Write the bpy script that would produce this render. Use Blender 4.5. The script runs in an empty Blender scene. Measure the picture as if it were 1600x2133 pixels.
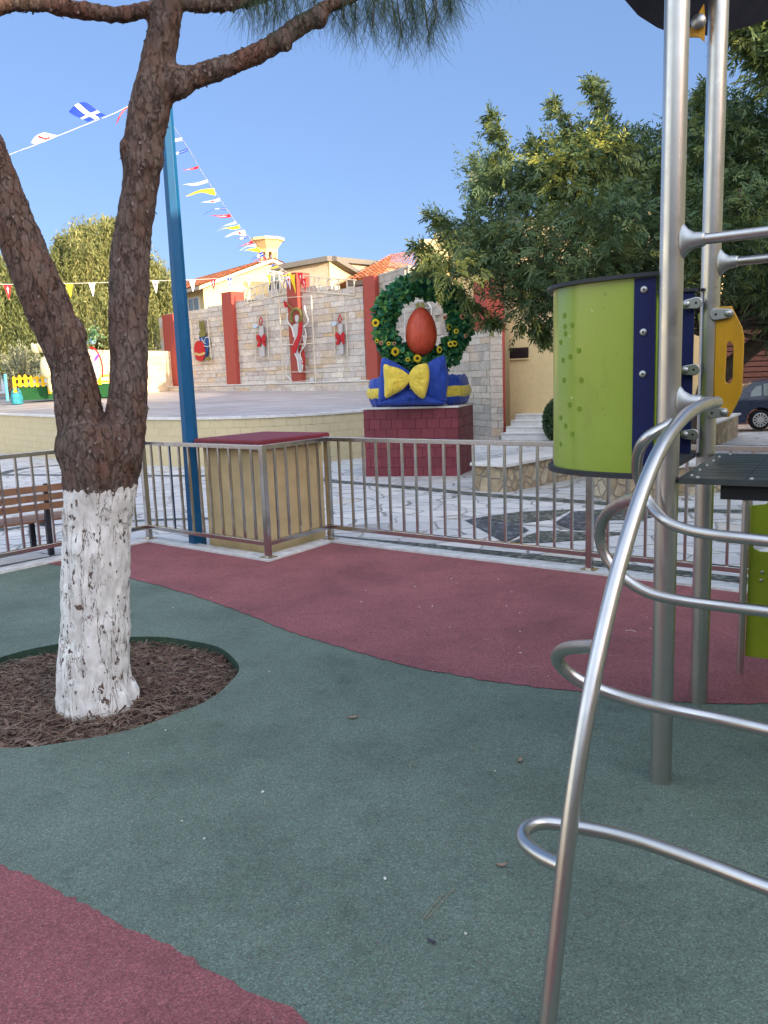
import bpy, bmesh, math, random
import numpy as np
from mathutils import Vector, Matrix, noise
random.seed(7); RNG = np.random.default_rng(7)
sc = bpy.context.scene
COL = sc.collection
# ------------------------------------------------------------------ camera
H = 1.6; PITCH = math.radians(9.4); ROLL = math.radians(2.05); F = 1700.0
_R0 = np.array([1, 0, 0.]); FW = np.array([0, math.cos(PITCH), -math.sin(PITCH)]); _U0 = np.array([0, math.sin(PITCH), math.cos(PITCH)])
RT = _R0*math.cos(ROLL)-_U0*math.sin(ROLL); UP = _U0*math.cos(ROLL)+_R0*math.sin(ROLL)
EYE = np.array([0, 0, H])
cam = bpy.data.objects.new('camera', bpy.data.cameras.new('camera')); COL.objects.link(cam)
M = Matrix.Identity(4)
for i in range(3):
    M[i][0] = RT[i]; M[i][1] = UP[i]; M[i][2] = -FW[i]; M[i][3] = EYE[i]
cam.matrix_world = M
cam.data.sensor_fit = 'HORIZONTAL'; cam.data.sensor_width = 36; cam.data.lens = 36*F/1600
cam.data.clip_end = 3000; cam.data.clip_start = 0.05
sc.camera = cam
# ------------------------------------------------------------------ world, sun
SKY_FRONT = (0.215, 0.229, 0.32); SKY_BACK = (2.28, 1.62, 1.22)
SUN_EL = math.radians(14); SX, SY = 0.755, -0.656
w = bpy.data.worlds.new('World'); sc.world = w; w.use_nodes = True
nt = w.node_tree; bg = nt.nodes['Background']
sky = nt.nodes.new('ShaderNodeTexSky'); sky.sky_type = 'NISHITA'; sky.sun_disc = False
sky.sun_elevation = SUN_EL; sky.sun_rotation = math.atan2(SX, SY); sky.air_density = 1.0; sky.dust_density = 0.6; sky.ozone_density = 1.6
# sky held blue ahead; behind and overhead brightened and warmed to fill the shade
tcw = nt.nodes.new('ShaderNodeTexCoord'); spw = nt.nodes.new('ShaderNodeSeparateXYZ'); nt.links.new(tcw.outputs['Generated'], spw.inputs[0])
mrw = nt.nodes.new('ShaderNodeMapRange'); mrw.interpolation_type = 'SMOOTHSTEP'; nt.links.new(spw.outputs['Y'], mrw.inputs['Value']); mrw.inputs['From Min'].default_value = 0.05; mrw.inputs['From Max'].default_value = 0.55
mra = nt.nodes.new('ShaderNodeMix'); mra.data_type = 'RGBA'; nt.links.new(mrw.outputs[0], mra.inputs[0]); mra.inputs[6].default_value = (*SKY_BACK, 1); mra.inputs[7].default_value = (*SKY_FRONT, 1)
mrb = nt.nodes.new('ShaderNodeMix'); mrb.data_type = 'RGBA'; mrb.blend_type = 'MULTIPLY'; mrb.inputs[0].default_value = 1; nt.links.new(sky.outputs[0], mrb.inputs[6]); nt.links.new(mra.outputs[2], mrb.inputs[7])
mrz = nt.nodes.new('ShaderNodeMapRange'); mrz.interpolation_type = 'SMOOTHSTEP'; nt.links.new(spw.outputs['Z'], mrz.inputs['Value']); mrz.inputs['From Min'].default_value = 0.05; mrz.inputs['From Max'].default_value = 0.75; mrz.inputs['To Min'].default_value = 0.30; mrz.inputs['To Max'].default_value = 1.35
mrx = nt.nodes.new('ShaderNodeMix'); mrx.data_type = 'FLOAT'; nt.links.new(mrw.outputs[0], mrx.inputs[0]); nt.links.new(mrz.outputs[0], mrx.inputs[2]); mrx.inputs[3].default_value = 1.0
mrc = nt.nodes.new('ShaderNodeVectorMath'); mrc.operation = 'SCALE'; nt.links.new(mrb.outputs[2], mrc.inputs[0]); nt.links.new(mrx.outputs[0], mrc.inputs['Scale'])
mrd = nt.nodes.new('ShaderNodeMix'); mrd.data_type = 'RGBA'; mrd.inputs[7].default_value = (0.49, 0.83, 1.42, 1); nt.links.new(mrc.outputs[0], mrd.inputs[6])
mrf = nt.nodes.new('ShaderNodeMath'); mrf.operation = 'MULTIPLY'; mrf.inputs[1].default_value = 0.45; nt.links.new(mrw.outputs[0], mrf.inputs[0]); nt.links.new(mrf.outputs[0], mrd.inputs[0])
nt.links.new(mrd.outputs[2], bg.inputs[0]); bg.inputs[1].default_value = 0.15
sun = bpy.data.objects.new('sun', bpy.data.lights.new('sun', 'SUN')); COL.objects.link(sun)
sd = Vector((SX, SY, math.tan(SUN_EL))).normalized()
sun.rotation_euler = sd.to_track_quat('Z', 'Y').to_euler(); sun.data.energy = 2.0; sun.data.angle = math.radians(0.5)
sun.data.color = (1.0, 0.80, 0.55)
sc.view_settings.view_transform = 'Standard'; sc.view_settings.look = 'None'; sc.view_settings.exposure = 2.2
sc.render.engine = 'CYCLES'
# ------------------------------------------------------------------ projection helpers (pixel of the photo -> a real point)
def ray(x, y): return FW*F+RT*(x-800)-UP*(y-1066.5)
def G(x, y, z=0.0, s=0.0):
    r = ray(x, y); t = (z+s*7-H)/(r[2]+s*r[1]); return EYE+t*r
def D(x, y, d):
    r = ray(x, y); return EYE+r*(d/r[1])
def VP(x, y, p, n):
    r = ray(x, y); return EYE+r*(((np.array(p)-EYE)@n)/(r@n))
PS = 0.025
def pz(y): return -PS*max(0.0, y-7)
def GP(x, y): return G(x, y, 0, PS)
A3 = lambda *a: np.array(a, float)
# ------------------------------------------------------------------ materials
def newmat(name):
    m = bpy.data.materials.new(name); m.use_nodes = True
    return m, m.node_tree, m.node_tree.nodes['Principled BSDF']
def N(nt, t, **kw):
    n = nt.nodes.new(t)
    for k, v in kw.items():
        if k in n.inputs.keys(): n.inputs[k].default_value = v
        else: setattr(n, k, v)
    return n
def ramp(nt, src, stops):
    r = nt.nodes.new('ShaderNodeValToRGB'); e = r.color_ramp.elements
    while len(e) < len(stops): e.new(0.5)
    for i, (p, c) in enumerate(stops):
        e[i].position = p; e[i].color = (c[0], c[1], c[2], 1) if not isinstance(c, (int, float)) else (c, c, c, 1)
    nt.links.new(src, r.inputs[0]); return r
def mixc(nt, fac, a, b, mode='MIX'):
    m = nt.nodes.new('ShaderNodeMix'); m.data_type = 'RGBA'; m.blend_type = mode
    for i, v in ((0, fac), (6, a), (7, b)):
        if hasattr(v, 'links') or hasattr(v, 'is_output'): nt.links.new(v, m.inputs[i])
        else: m.inputs[i].default_value = v if i == 0 else (v[0], v[1], v[2], 1)
    return m.outputs[2]
def coords(nt, kind='Object', scale=(1, 1, 1), rot=(0, 0, 0)):
    tc = nt.nodes.new('ShaderNodeTexCoord'); mp = nt.nodes.new('ShaderNodeMapping')
    mp.inputs['Scale'].default_value = scale; mp.inputs['Rotation'].default_value = rot
    nt.links.new(tc.outputs[kind], mp.inputs[0]); return mp.outputs[0]
def bump(nt, b, h, strength=0.3, dist=0.02, prev=None):
    bp = nt.nodes.new('ShaderNodeBump'); bp.inputs['Strength'].default_value = strength; bp.inputs['Distance'].default_value = dist
    nt.links.new(h, bp.inputs['Height'])
    if prev: nt.links.new(prev, bp.inputs['Normal'])
    nt.links.new(bp.outputs[0], b.inputs['Normal']); return bp.outputs[0]
def noise_tex(nt, vec, scale, detail=4, rough=0.55, dist=0.0):
    n = N(nt, 'ShaderNodeTexNoise', Scale=scale, Detail=detail, Roughness=rough, Distortion=dist); nt.links.new(vec, n.inputs['Vector']); return n
def plain(name, c, rough=0.6, metal=0.0, var=0.12, vscale=6, bmp=0.0, bscale=60, coat=0):
    m, nt, b = newmat(name); v = coords(nt)
    n = noise_tex(nt, v, vscale, 6, 0.6)
    d = tuple(x*(1-var) for x in c); l = tuple(min(1, x*(1+var)) for x in c)
    r = ramp(nt, n.outputs[0], [(0.3, d), (0.7, l)]); nt.links.new(r.outputs[0], b.inputs['Base Color'])
    r2 = ramp(nt, n.outputs[0], [(0.3, max(0, rough-0.06)), (0.7, min(1, rough+0.06))]); nt.links.new(r2.outputs[0], b.inputs['Roughness'])
    b.inputs['Metallic'].default_value = metal; b.inputs['Specular IOR Level'].default_value = 0.5 if rough < 0.45 else 0.25
    if coat: b.inputs['Coat Weight'].default_value = coat; b.inputs['Coat Roughness'].default_value = 0.15
    if bmp:
        n2 = noise_tex(nt, v, bscale, 5); bump(nt, b, n2.outputs[0], bmp, 0.01)
    return m
def fabric(name, c):
    m, nt, b = newmat(name); n = noise_tex(nt, coords(nt, scale=(1, 1, 1)), 5, 7, 0.62, 1.6); n2 = noise_tex(nt, coords(nt), 260, 2, 0.5)
    r = ramp(nt, n.outputs[0], [(0.3, tuple(x*0.72 for x in c)), (0.55, c), (0.75, tuple(min(1, x*1.12) for x in c))]); nt.links.new(r.outputs[0], b.inputs['Base Color'])
    b.inputs['Roughness'].default_value = 0.6; b.inputs['Specular IOR Level'].default_value = 0.3; b.inputs['Sheen Weight'].default_value = 0.15
    wv = N(nt, 'ShaderNodeTexWave', Scale=3.2, Distortion=7.0, Detail=3.0); nt.links.new(coords(nt, scale=(1, 1, 0.5)), wv.inputs['Vector'])
    a = bump(nt, b, n.outputs[0], 0.45, 0.05); a2 = bump(nt, b, wv.outputs['Fac'], 0.25, 0.03, a); bump(nt, b, n2.outputs[0], 0.15, 0.002, a2); return m
def steel(name, rough=0.3, base=(0.60, 0.575, 0.55)):
    m, nt, b = newmat(name); v = coords(nt, scale=(1, 1, 1))
    n = noise_tex(nt, v, 9, 6, 0.65); n2 = noise_tex(nt, coords(nt, scale=(180, 180, 6)), 1, 3)
    r = ramp(nt, n.outputs[0], [(0.25, tuple(x*0.82 for x in base)), (0.75, base)]); nt.links.new(r.outputs[0], b.inputs['Base Color'])
    r2 = ramp(nt, n.outputs[0], [(0.3, rough+0.1), (0.75, rough-0.05)]); nt.links.new(r2.outputs[0], b.inputs['Roughness'])
    b.inputs['Metallic'].default_value = 1.0
    bump(nt, b, n2.outputs[0], 0.06, 0.002); return m
def rubber(name, c, specks):
    m, nt, b = newmat(name); v = coords(nt)
    vo = N(nt, 'ShaderNodeTexVoronoi', Scale=215); nt.links.new(v, vo.inputs['Vector'])
    sep = nt.nodes.new('ShaderNodeSeparateColor'); nt.links.new(vo.outputs['Color'], sep.inputs[0])
    g = ramp(nt, sep.outputs[0], [(0.0, tuple(x*0.55 for x in c)), (0.35, tuple(x*0.85 for x in c)), (0.75, c), (1.0, tuple(min(1, x*1.45) for x in c))])
    sp = ramp(nt, sep.outputs[1], [(0.95, 0), (0.97, 0.7)])
    c1 = mixc(nt, sp.outputs[0], g.outputs[0], specks)
    big = noise_tex(nt, v, 1.3, 6, 0.65); br = ramp(nt, big.outputs[0], [(0.28, 0.66), (0.5, 0.95), (0.72, 1.15)])
    c2 = mixc(nt, 1.0, c1, br.outputs[0], 'MULTIPLY')
    st = noise_tex(nt, v, 7, 8, 0.75); sr = ramp(nt, st.outputs[0], [(0.30, 0.55), (0.40, 0.9), (0.5, 1.0)])
    c3 = mixc(nt, 0.8, c2, sr.outputs[0], 'MULTIPLY')
    nt.links.new(c3, b.inputs['Base Color']); b.inputs['Roughness'].default_value = 0.8
    b.inputs['Specular IOR Level'].default_value = 0.35
    n0 = bump(nt, b, vo.outputs['Distance'], 0.55, 0.004)
    bump(nt, b, noise_tex(nt, v, 2.2, 3).outputs[0], 0.35, 0.03, n0); return m
def stonepave(name):
    m, nt, b = newmat(name); v = coords(nt)
    nz = noise_tex(nt, v, 1.6, 3); ad = nt.nodes.new('ShaderNodeVectorMath'); ad.operation = 'MULTIPLY_ADD'
    nt.links.new(nz.outputs['Color'], ad.inputs[0]); ad.inputs[1].default_value = (0.35, 0.35, 0); nt.links.new(v, ad.inputs[2])
    vo = N(nt, 'ShaderNodeTexVoronoi', Scale=2.1, feature='DISTANCE_TO_EDGE'); vc = N(nt, 'ShaderNodeTexVoronoi', Scale=2.1)
    for q in (vo, vc): nt.links.new(ad.outputs[0], q.inputs['Vector'])
    sep = nt.nodes.new('ShaderNodeSeparateColor'); nt.links.new(vc.outputs['Color'], sep.inputs[0])
    g = ramp(nt, sep.outputs[0], [(0.0, (0.43, 0.415, 0.405)), (0.3, (0.55, 0.53, 0.51)), (0.6, (0.49, 0.48, 0.47)), (0.85, (0.59, 0.56, 0.53)), (1, (0.50, 0.45, 0.39))])
    ve = noise_tex(nt, v, 6, 9, 0.7, 0.4); vr = ramp(nt, ve.outputs[0], [(0.30, 0.80), (0.58, 1.05)])
    c = mixc(nt, 0.85, g.outputs[0], vr.outputs[0], 'MULTIPLY')
    j = ramp(nt, vo.outputs['Distance'], [(0.0, 0), (0.018, 0), (0.04, 1)])
    cj = ramp(nt, noise_tex(nt, v, 1.1, 3).outputs[0], [(0.35, (0.15, 0.14, 0.13)), (0.65, (0.34, 0.31, 0.28))])
    c2 = mixc(nt, j.outputs[0], cj.outputs[0], c)
    nt.links.new(c2, b.inputs['Base Color']); b.inputs['Roughness'].default_value = 0.62
    n0 = bump(nt, b, j.outputs[0], 0.5, 0.012); bump(nt, b, ve.outputs[0], 0.25, 0.01, n0); return m
def rubble(name):
    m, nt, b = newmat(name); v = coords(nt)
    vo = N(nt, 'ShaderNodeTexVoronoi', Scale=5.2, feature='DISTANCE_TO_EDGE'); vc = N(nt, 'ShaderNodeTexVoronoi', Scale=5.2)
    for q in (vo, vc): nt.links.new(v, q.inputs['Vector'])
    sep = nt.nodes.new('ShaderNodeSeparateColor'); nt.links.new(vc.outputs['Color'], sep.inputs[0])
    g = ramp(nt, sep.outputs[0], [(0, (0.30, 0.22, 0.14)), (0.5, (0.42, 0.33, 0.22)), (1, (0.50, 0.42, 0.31))])
    n = noise_tex(nt, v, 9, 9, 0.7); r = ramp(nt, n.outputs[0], [(0.3, 0.6), (0.6, 1.1)]); j = ramp(nt, vo.outputs['Distance'], [(0.0, 0), (0.03, 0), (0.08, 1)])
    c = mixc(nt, j.outputs[0], (0.26, 0.22, 0.17), mixc(nt, 1, g.outputs[0], r.outputs[0], 'MULTIPLY')); nt.links.new(c, b.inputs['Base Color']); b.inputs['Roughness'].default_value = 0.9
    n0 = bump(nt, b, j.outputs[0], 0.7, 0.03); bump(nt, b, n.outputs[0], 0.5, 0.02, n0); return m
def pebbles(name, c):
    m, nt, b = newmat(name); v = coords(nt, scale=(1, 1, 1))
    vc = N(nt, 'ShaderNodeTexVoronoi', Scale=19); nt.links.new(v, vc.inputs['Vector'])
    sep = nt.nodes.new('ShaderNodeSeparateColor'); nt.links.new(vc.outputs['Color'], sep.inputs[0])
    g = ramp(nt, sep.outputs[0], [(0, tuple(x*0.5 for x in c)), (0.7, c), (1, tuple(min(1, x*2.2) for x in c))])
    e = ramp(nt, vc.outputs['Distance'], [(0.35, 1), (0.62, 0.45)])
    nt.links.new(mixc(nt, 1, g.outputs[0], e.outputs[0], 'MULTIPLY'), b.inputs['Base Color']); b.inputs['Roughness'].default_value = 0.6
    bump(nt, b, e.outputs[0], 0.6, 0.015); return m
def tinted(name, stops, vein=(7, 0.65, 1.1), rough=0.75, bmp=0.3, attr='tint', extra=None, trans=0.0, vscale=(1, 1, 1)):
    """colour picked by a per-piece value (each stone, leaf or chip has its own colour)"""
    m, nt, b = newmat(name); a = nt.nodes.new('ShaderNodeAttribute'); a.attribute_name = attr
    g = ramp(nt, a.outputs['Fac'], stops); v = coords(nt, scale=vscale)
    out = g.outputs[0]
    if vein:
        ve = noise_tex(nt, v, vein[0], 8, 0.7, 1.2); vr = ramp(nt, ve.outputs[0], [(0.3, vein[1]), (0.6, vein[2])])
        out = mixc(nt, 0.9, out, vr.outputs[0], 'MULTIPLY')
        if extra:
            e2 = noise_tex(nt, v, vein[0]*0.45, 5, 0.6, 0.8); er = ramp(nt, e2.outputs[0], [(0.55, 0), (0.72, 0.75)])
            out = mixc(nt, er.outputs[0], out, extra)
        if bmp: bump(nt, b, ve.outputs[0], bmp, 0.01)
    nt.links.new(out, b.inputs['Base Color']); b.inputs['Roughness'].default_value = rough; b.inputs['Specular IOR Level'].default_value = 0.3
    if trans:
        tr = nt.nodes.new('ShaderNodeBsdfTranslucent'); nt.links.new(out, tr.inputs[0]); mx = nt.nodes.new('ShaderNodeMixShader')
        mx.inputs[0].default_value = trans; o = nt.nodes['Material Output']
        nt.links.new(b.outputs[0], mx.inputs[1]); nt.links.new(tr.outputs[0], mx.inputs[2]); nt.links.new(mx.outputs[0], o.inputs[0])
    return m
def bark_mat(name, white=False):
    m, nt, b = newmat(name); v = coords(nt, scale=(1, 1, 0.40))
    nz = noise_tex(nt, v, 11, 7, 0.75); ad = nt.nodes.new('ShaderNodeVectorMath'); ad.operation = 'MULTIPLY_ADD'
    nt.links.new(nz.outputs['Color'], ad.inputs[0]); ad.inputs[1].default_value = (0.11, 0.11, 0.11); nt.links.new(v, ad.inputs[2])
    vo = N(nt, 'ShaderNodeTexVoronoi', Scale=27, feature='DISTANCE_TO_EDGE'); vc = N(nt, 'ShaderNodeTexVoronoi', Scale=27); vs = N(nt, 'ShaderNodeTexVoronoi', Scale=70)
    for q in (vo, vc, vs): nt.links.new(ad.outputs[0], q.inputs['Vector'])
    sep = nt.nodes.new('ShaderNodeSeparateColor'); nt.links.new(vc.outputs['Color'], sep.inputs[0])
    sep2 = nt.nodes.new('ShaderNodeSeparateColor'); nt.links.new(vs.outputs['Color'], sep2.inputs[0])
    g = ramp(nt, sep.outputs[0], [(0, (0.12, 0.088, 0.074)), (0.4, (0.17, 0.128, 0.108)), (0.7, (0.15, 0.108, 0.09)), (1.0, (0.215, 0.165, 0.145))])
    g2 = ramp(nt, sep2.outputs[0], [(0, (0.10, 0.072, 0.06)), (0.5, (0.17, 0.125, 0.105)), (1.0, (0.24, 0.19, 0.165))])
    c = mixc(nt, 0.5, g.outputs[0], g2.outputs[0])
    fine = noise_tex(nt, v, 60, 8, 0.78); fr = ramp(nt, fine.outputs[0], [(0.3, 0.5), (0.62, 0.98)])
    c = mixc(nt, 1, c, fr.outputs[0], 'MULTIPLY')
    red = noise_tex(nt, v, 4.5, 7, 0.68); rr = ramp(nt, red.outputs[0], [(0.46, 0), (0.64, 0.72)])
    c = mixc(nt, rr.outputs[0], c, (0.155, 0.068, 0.045))
    gry = noise_tex(nt, v, 3.1, 6, 0.65); gy = ramp(nt, gry.outputs[0], [(0.5, 0), (0.7, 0.45)]); c = mixc(nt, gy.outputs[0], c, (0.21, 0.185, 0.175))
    gr = ramp(nt, vo.outputs['Distance'], [(0.0, 0.45), (0.03, 0.8), (0.08, 1)])
    gm = noise_tex(nt, v, 8, 3); gmr = ramp(nt, gm.outputs[0], [(0.38, 0.15), (0.6, 1)])
    c = mixc(nt, gmr.outputs[0], c, mixc(nt, 1, c, gr.outputs[0], 'MULTIPLY'))
    hgt = mixc(nt, 0.35, gr.outputs[0], sep.outputs[0]); hgt = mixc(nt, 0.12, hgt, sep2.outputs[0])
    tc = nt.nodes.new('ShaderNodeTexCoord'); sp = nt.nodes.new('ShaderNodeSeparateXYZ'); nt.links.new(tc.outputs['Object'], sp.inputs[0])
    n3 = noise_tex(nt, tc.outputs['Object'], 30, 4); mth = nt.nodes.new('ShaderNodeMath'); mth.operation = 'MULTIPLY_ADD'
    nt.links.new(n3.outputs[0], mth.inputs[0]); mth.inputs[1].default_value = 0.13; nt.links.new(sp.outputs['Z'], mth.inputs[2])
    lt = nt.nodes.new('ShaderNodeMath'); lt.operation = 'LESS_THAN'; nt.links.new(mth.outputs[0], lt.inputs[0]); lt.inputs[1].default_value = WASH_TOP
    f1 = noise_tex(nt, coords(nt, scale=(1, 1, 0.6)), 30, 4, 0.55); fl = ramp(nt, f1.outputs[0], [(0.625, 1), (0.640, 0)])
    f2 = noise_tex(nt, coords(nt, scale=(1, 1, 0.16)), 19, 6, 0.62, 0.9); cr = ramp(nt, f2.outputs[0], [(0.478, 1), (0.492, 0), (0.504, 0), (0.515, 1)])
    f3 = noise_tex(nt, v, 6, 3); crm = ramp(nt, f3.outputs[0], [(0.40, 1), (0.50, 0)])
    crk = mixc(nt, crm.outputs[0], cr.outputs[0], (1, 1, 1))
    mm = mixc(nt, 1, fl.outputs[0], crk, 'MULTIPLY')
    m2 = nt.nodes.new('ShaderNodeMath'); m2.operation = 'MULTIPLY'; nt.links.new(lt.outputs[0], m2.inputs[0]); nt.links.new(mm, m2.inputs[1])
    wn = noise_tex(nt, v, 12, 8, 0.75); wc = ramp(nt, wn.outputs[0], [(0.3, (0.52, 0.50, 0.475)), (0.6, (0.85, 0.84, 0.82))])
    c = mixc(nt, m2.outputs[0], c, wc.outputs[0])
    nt.links.new(c, b.inputs['Base Color']); b.inputs['Roughness'].default_value = 0.9; b.inputs['Specular IOR Level'].default_value = 0.15
    hm = nt.nodes.new('ShaderNodeMath'); hm.operation = 'MULTIPLY_ADD'; nt.links.new(lt.outputs[0], hm.inputs[0]); hm.inputs[1].default_value = -0.75; hm.inputs[2].default_value = 1.0
    bp = nt.nodes.new('ShaderNodeBump'); bp.inputs['Distance'].default_value = 0.012; nt.links.new(hgt, bp.inputs['Height']); nt.links.new(hm.outputs[0], bp.inputs['Strength'])
    n1 = bump(nt, b, fine.outputs[0], 0.45, 0.005, bp.outputs[0]); n2 = bump(nt, b, f2.outputs[0], 0.3, 0.02, n1)
    bump(nt, b, m2.outputs[0], 0.4, 0.006, n2); return m
# ------------------------------------------------------------------ mesh builder
class MB:
    def __init__(s): s.v = []; s.f = []; s.mi = []; s.t = []; s.m = 0
    def add(s, verts, faces, tint=None):
        o = len(s.v); s.v += [tuple(float(c) for c in p) for p in verts]
        for f in faces: s.f.append(tuple(o+i for i in f)); s.mi.append(s.m); s.t.append(0.5 if tint is None else tint)
        return s
    def obox(s, o, ax, ay, az, tint=None):
        o, ax, ay, az = (np.array(q, float) for q in (o, ax, ay, az))
        p = [o+i*ax+j*ay+k*az for k in (0, 1) for j in (0, 1) for i in (0, 1)]
        fs = [(0, 2, 3, 1), (4, 5, 7, 6), (0, 1, 5, 4), (2, 6, 7, 3), (0, 4, 6, 2), (1, 3, 7, 5)]
        if np.dot(np.cross(ax, ay), az) < 0: fs = [f[::-1] for f in fs]
        return s.add(p, fs, tint)
    def box(s, c, d, rz=0, tint=None):
        ca, sa = math.cos(rz), math.sin(rz); ax = np.array([ca, sa, 0])*d[0]; ay = np.array([-sa, ca, 0])*d[1]; az = np.array([0, 0, d[2]])
        return s.obox(np.array(c, float)-(ax+ay+az)/2, ax, ay, az, tint)
    def tube(s, pts, r, n=12, caps=True, closed=False, squash=1.0, tint=None):
        pts = [np.array(p, float) for p in pts]; k = len(pts); rr = r if hasattr(r, '__len__') else [r]*k
        ts = []
        for i in range(k):
            a = pts[(i-1) % k] if (closed or i > 0) else pts[i]; b = pts[(i+1) % k] if (closed or i < k-1) else pts[i]
            t = b-a; ts.append(t/(np.linalg.norm(t)+1e-12))
        ref = np.array([0, 0, 1.]) if abs(ts[0][2]) < 0.9 else np.array([1., 0, 0])
        nx = np.cross(ref, ts[0]); nx /= np.linalg.norm(nx); vs = []
        for i in range(k):
            nx = nx-ts[i]*np.dot(nx, ts[i]); nx /= np.linalg.norm(nx)+1e-12; ny = np.cross(ts[i], nx)
            for j in range(n):
                a = 2*math.pi*j/n; vs.append(pts[i]+rr[i]*(math.cos(a)*nx+squash*math.sin(a)*ny))
        fs = []
        for i in range(k if closed else k-1):
            for j in range(n):
                a, b = i*n+j, i*n+(j+1) % n; c, d = ((i+1) % k)*n+(j+1) % n, ((i+1) % k)*n+j; fs.append((a, b, c, d))
        if caps and not closed: fs.append(tuple(range(n))[::-1]); fs.append(tuple((k-1)*n+j for j in range(n)))
        return s.add(vs, fs, tint)
    def prism(s, poly, off, tint=None):
        """poly: 3D loop, off: extrusion vector"""
        poly = [np.array(p, float) for p in poly]; off = np.array(off, float); n = len(poly)
        nr = sum(np.cross(poly[i]-poly[0], poly[(i+1) % n]-poly[0]) for i in range(1, n-1))
        if np.dot(nr, off) > 0: poly = poly[::-1]
        vs = poly+[p+off for p in poly]
        fs = [tuple(range(n)), tuple(range(n, 2*n))[::-1]]+[(i, i+n, (i+1) % n+n, (i+1) % n)[::1] for i in range(n)]
        return s.add(vs, fs, tint)
    def lathe(s, prof, c=(0, 0, 0), n=24, ax=(0, 0, 1), tint=None, sq=(1, 1)):
        ax = np.array(ax, float); ax /= np.linalg.norm(ax); ref = np.array([0, 0, 1.]) if abs(ax[2]) < 0.9 else np.array([1., 0, 0])
        e1 = np.cross(ref, ax); e1 /= np.linalg.norm(e1); e2 = np.cross(ax, e1); c = np.array(c, float); vs = []; fs = []
        for r, h in prof:
            for j in range(n):
                a = 2*math.pi*j/n; vs.append(c+ax*h+r*(math.cos(a)*e1*sq[0]+math.sin(a)*e2*sq[1]))
        for i in range(len(prof)-1):
            for j in range(n): fs.append((i*n+j, i*n+(j+1) % n, (i+1)*n+(j+1) % n, (i+1)*n+j))
        fs.append(tuple(range(n))[::-1]); fs.append(tuple((len(prof)-1)*n+j for j in range(n)))
        return s.add(vs, fs, tint)
    def grid(s, fn, nu, nv, matfn=None, tint=None):
        vs = [fn(i/nu, j/nv) for j in range(nv+1) for i in range(nu+1)]; o = len(s.v)
        s.v += [tuple(float(c) for c in p) for p in vs]
        for j in range(nv):
            for i in range(nu):
                a = o+j*(nu+1)+i; s.f.append((a, a+1, a+nu+2, a+nu+1)); s.mi.append(matfn((i+.5)/nu, (j+.5)/nv) if matfn else s.m); s.t.append(0.5 if tint is None else tint)
        return s
    def build(s, name, mats, parent=None, smooth=False, bevel=0, tint=False, seg=2, fix=False):
        me = bpy.data.meshes.new(name)
        po = np.array(parent['_o']) if parent is not None and '_o' in parent.keys() else np.zeros(3)
        me.from_pydata([tuple(np.array(p)-po) for p in s.v], [], s.f); mats = mats if isinstance(mats, (list, tuple)) else [mats]
        for m in mats: me.materials.append(m)
        if any(s.mi): me.polygons.foreach_set('material_index', s.mi)
        if smooth: me.polygons.foreach_set('use_smooth', [True]*len(s.f))
        if tint:
            a = me.attributes.new('tint', 'FLOAT', 'FACE'); a.data.foreach_set('value', s.t)
        if fix:
            bm = bmesh.new(); bm.from_mesh(me); bmesh.ops.recalc_face_normals(bm, faces=bm.faces); bm.to_mesh(me); bm.free()
        me.update()
        o = bpy.data.objects.new(name, me); COL.objects.link(o)
        if parent is not None: o.parent = parent
        if bevel:
            b = o.modifiers.new('bevel', 'BEVEL'); b.width = bevel; b.segments = seg; b.limit_method = 'ANGLE'; b.angle_limit = math.radians(40)
        if smooth == 'auto' or (smooth and bevel):
            try: me.shade_smooth()
            except Exception: pass
        return o
def auto_smooth(o, deg=35):
    me = o.data; me.polygons.foreach_set('use_smooth', [True]*len(me.polygons))
    bm = bmesh.new(); bm.from_mesh(me)
    for e in bm.edges:
        if len(e.link_faces) == 2 and e.calc_face_angle(0) > math.radians(deg): e.smooth = False
    bm.to_mesh(me); bm.free(); return o
def thing(name, label, cat, loc=(0, 0, 0), group=None):
    o = bpy.data.objects.new(name, None); COL.objects.link(o); o.location = loc; o['label'] = label; o['category'] = cat
    o['_o'] = tuple(float(c) for c in loc); o.empty_display_size = 0.2
    if group: o['group'] = group
    return o
def tag(o, label, cat, group=None):
    o['label'] = label; o['category'] = cat
    if group: o['group'] = group
    return o
def struct(o): o['kind'] = 'structure'; return o
def subpart(mb, name, mat, parent, **k):
    """sub-part: the parent's own vertices are already relative to the thing's base"""
    parent['_o'] = parent.parent['_o'] if parent.parent is not None else (0, 0, 0)
    return mb.build(name, mat, parent, **k)
def cr(pts, k=8, closed=False):
    """Catmull-Rom"""
    P = [np.array(p, float) for p in pts]; n = len(P); out = []
    for i in range(n if closed else n-1):
        if closed: a, b, c, d = P[(i-1) % n], P[i], P[(i+1) % n], P[(i+2) % n]
        else: a = P[i-1] if i else 2*P[0]-P[1]; b = P[i]; c = P[i+1]; d = P[i+2] if i < n-2 else 2*P[-1]-P[-2]
        for j in range(k):
            t = j/k; out.append(0.5*(2*b+(c-a)*t+(2*a-5*b+4*c-d)*t*t+(3*b-a-3*c+d)*t**3))
    if not closed: out.append(P[-1])
    return out
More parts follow.
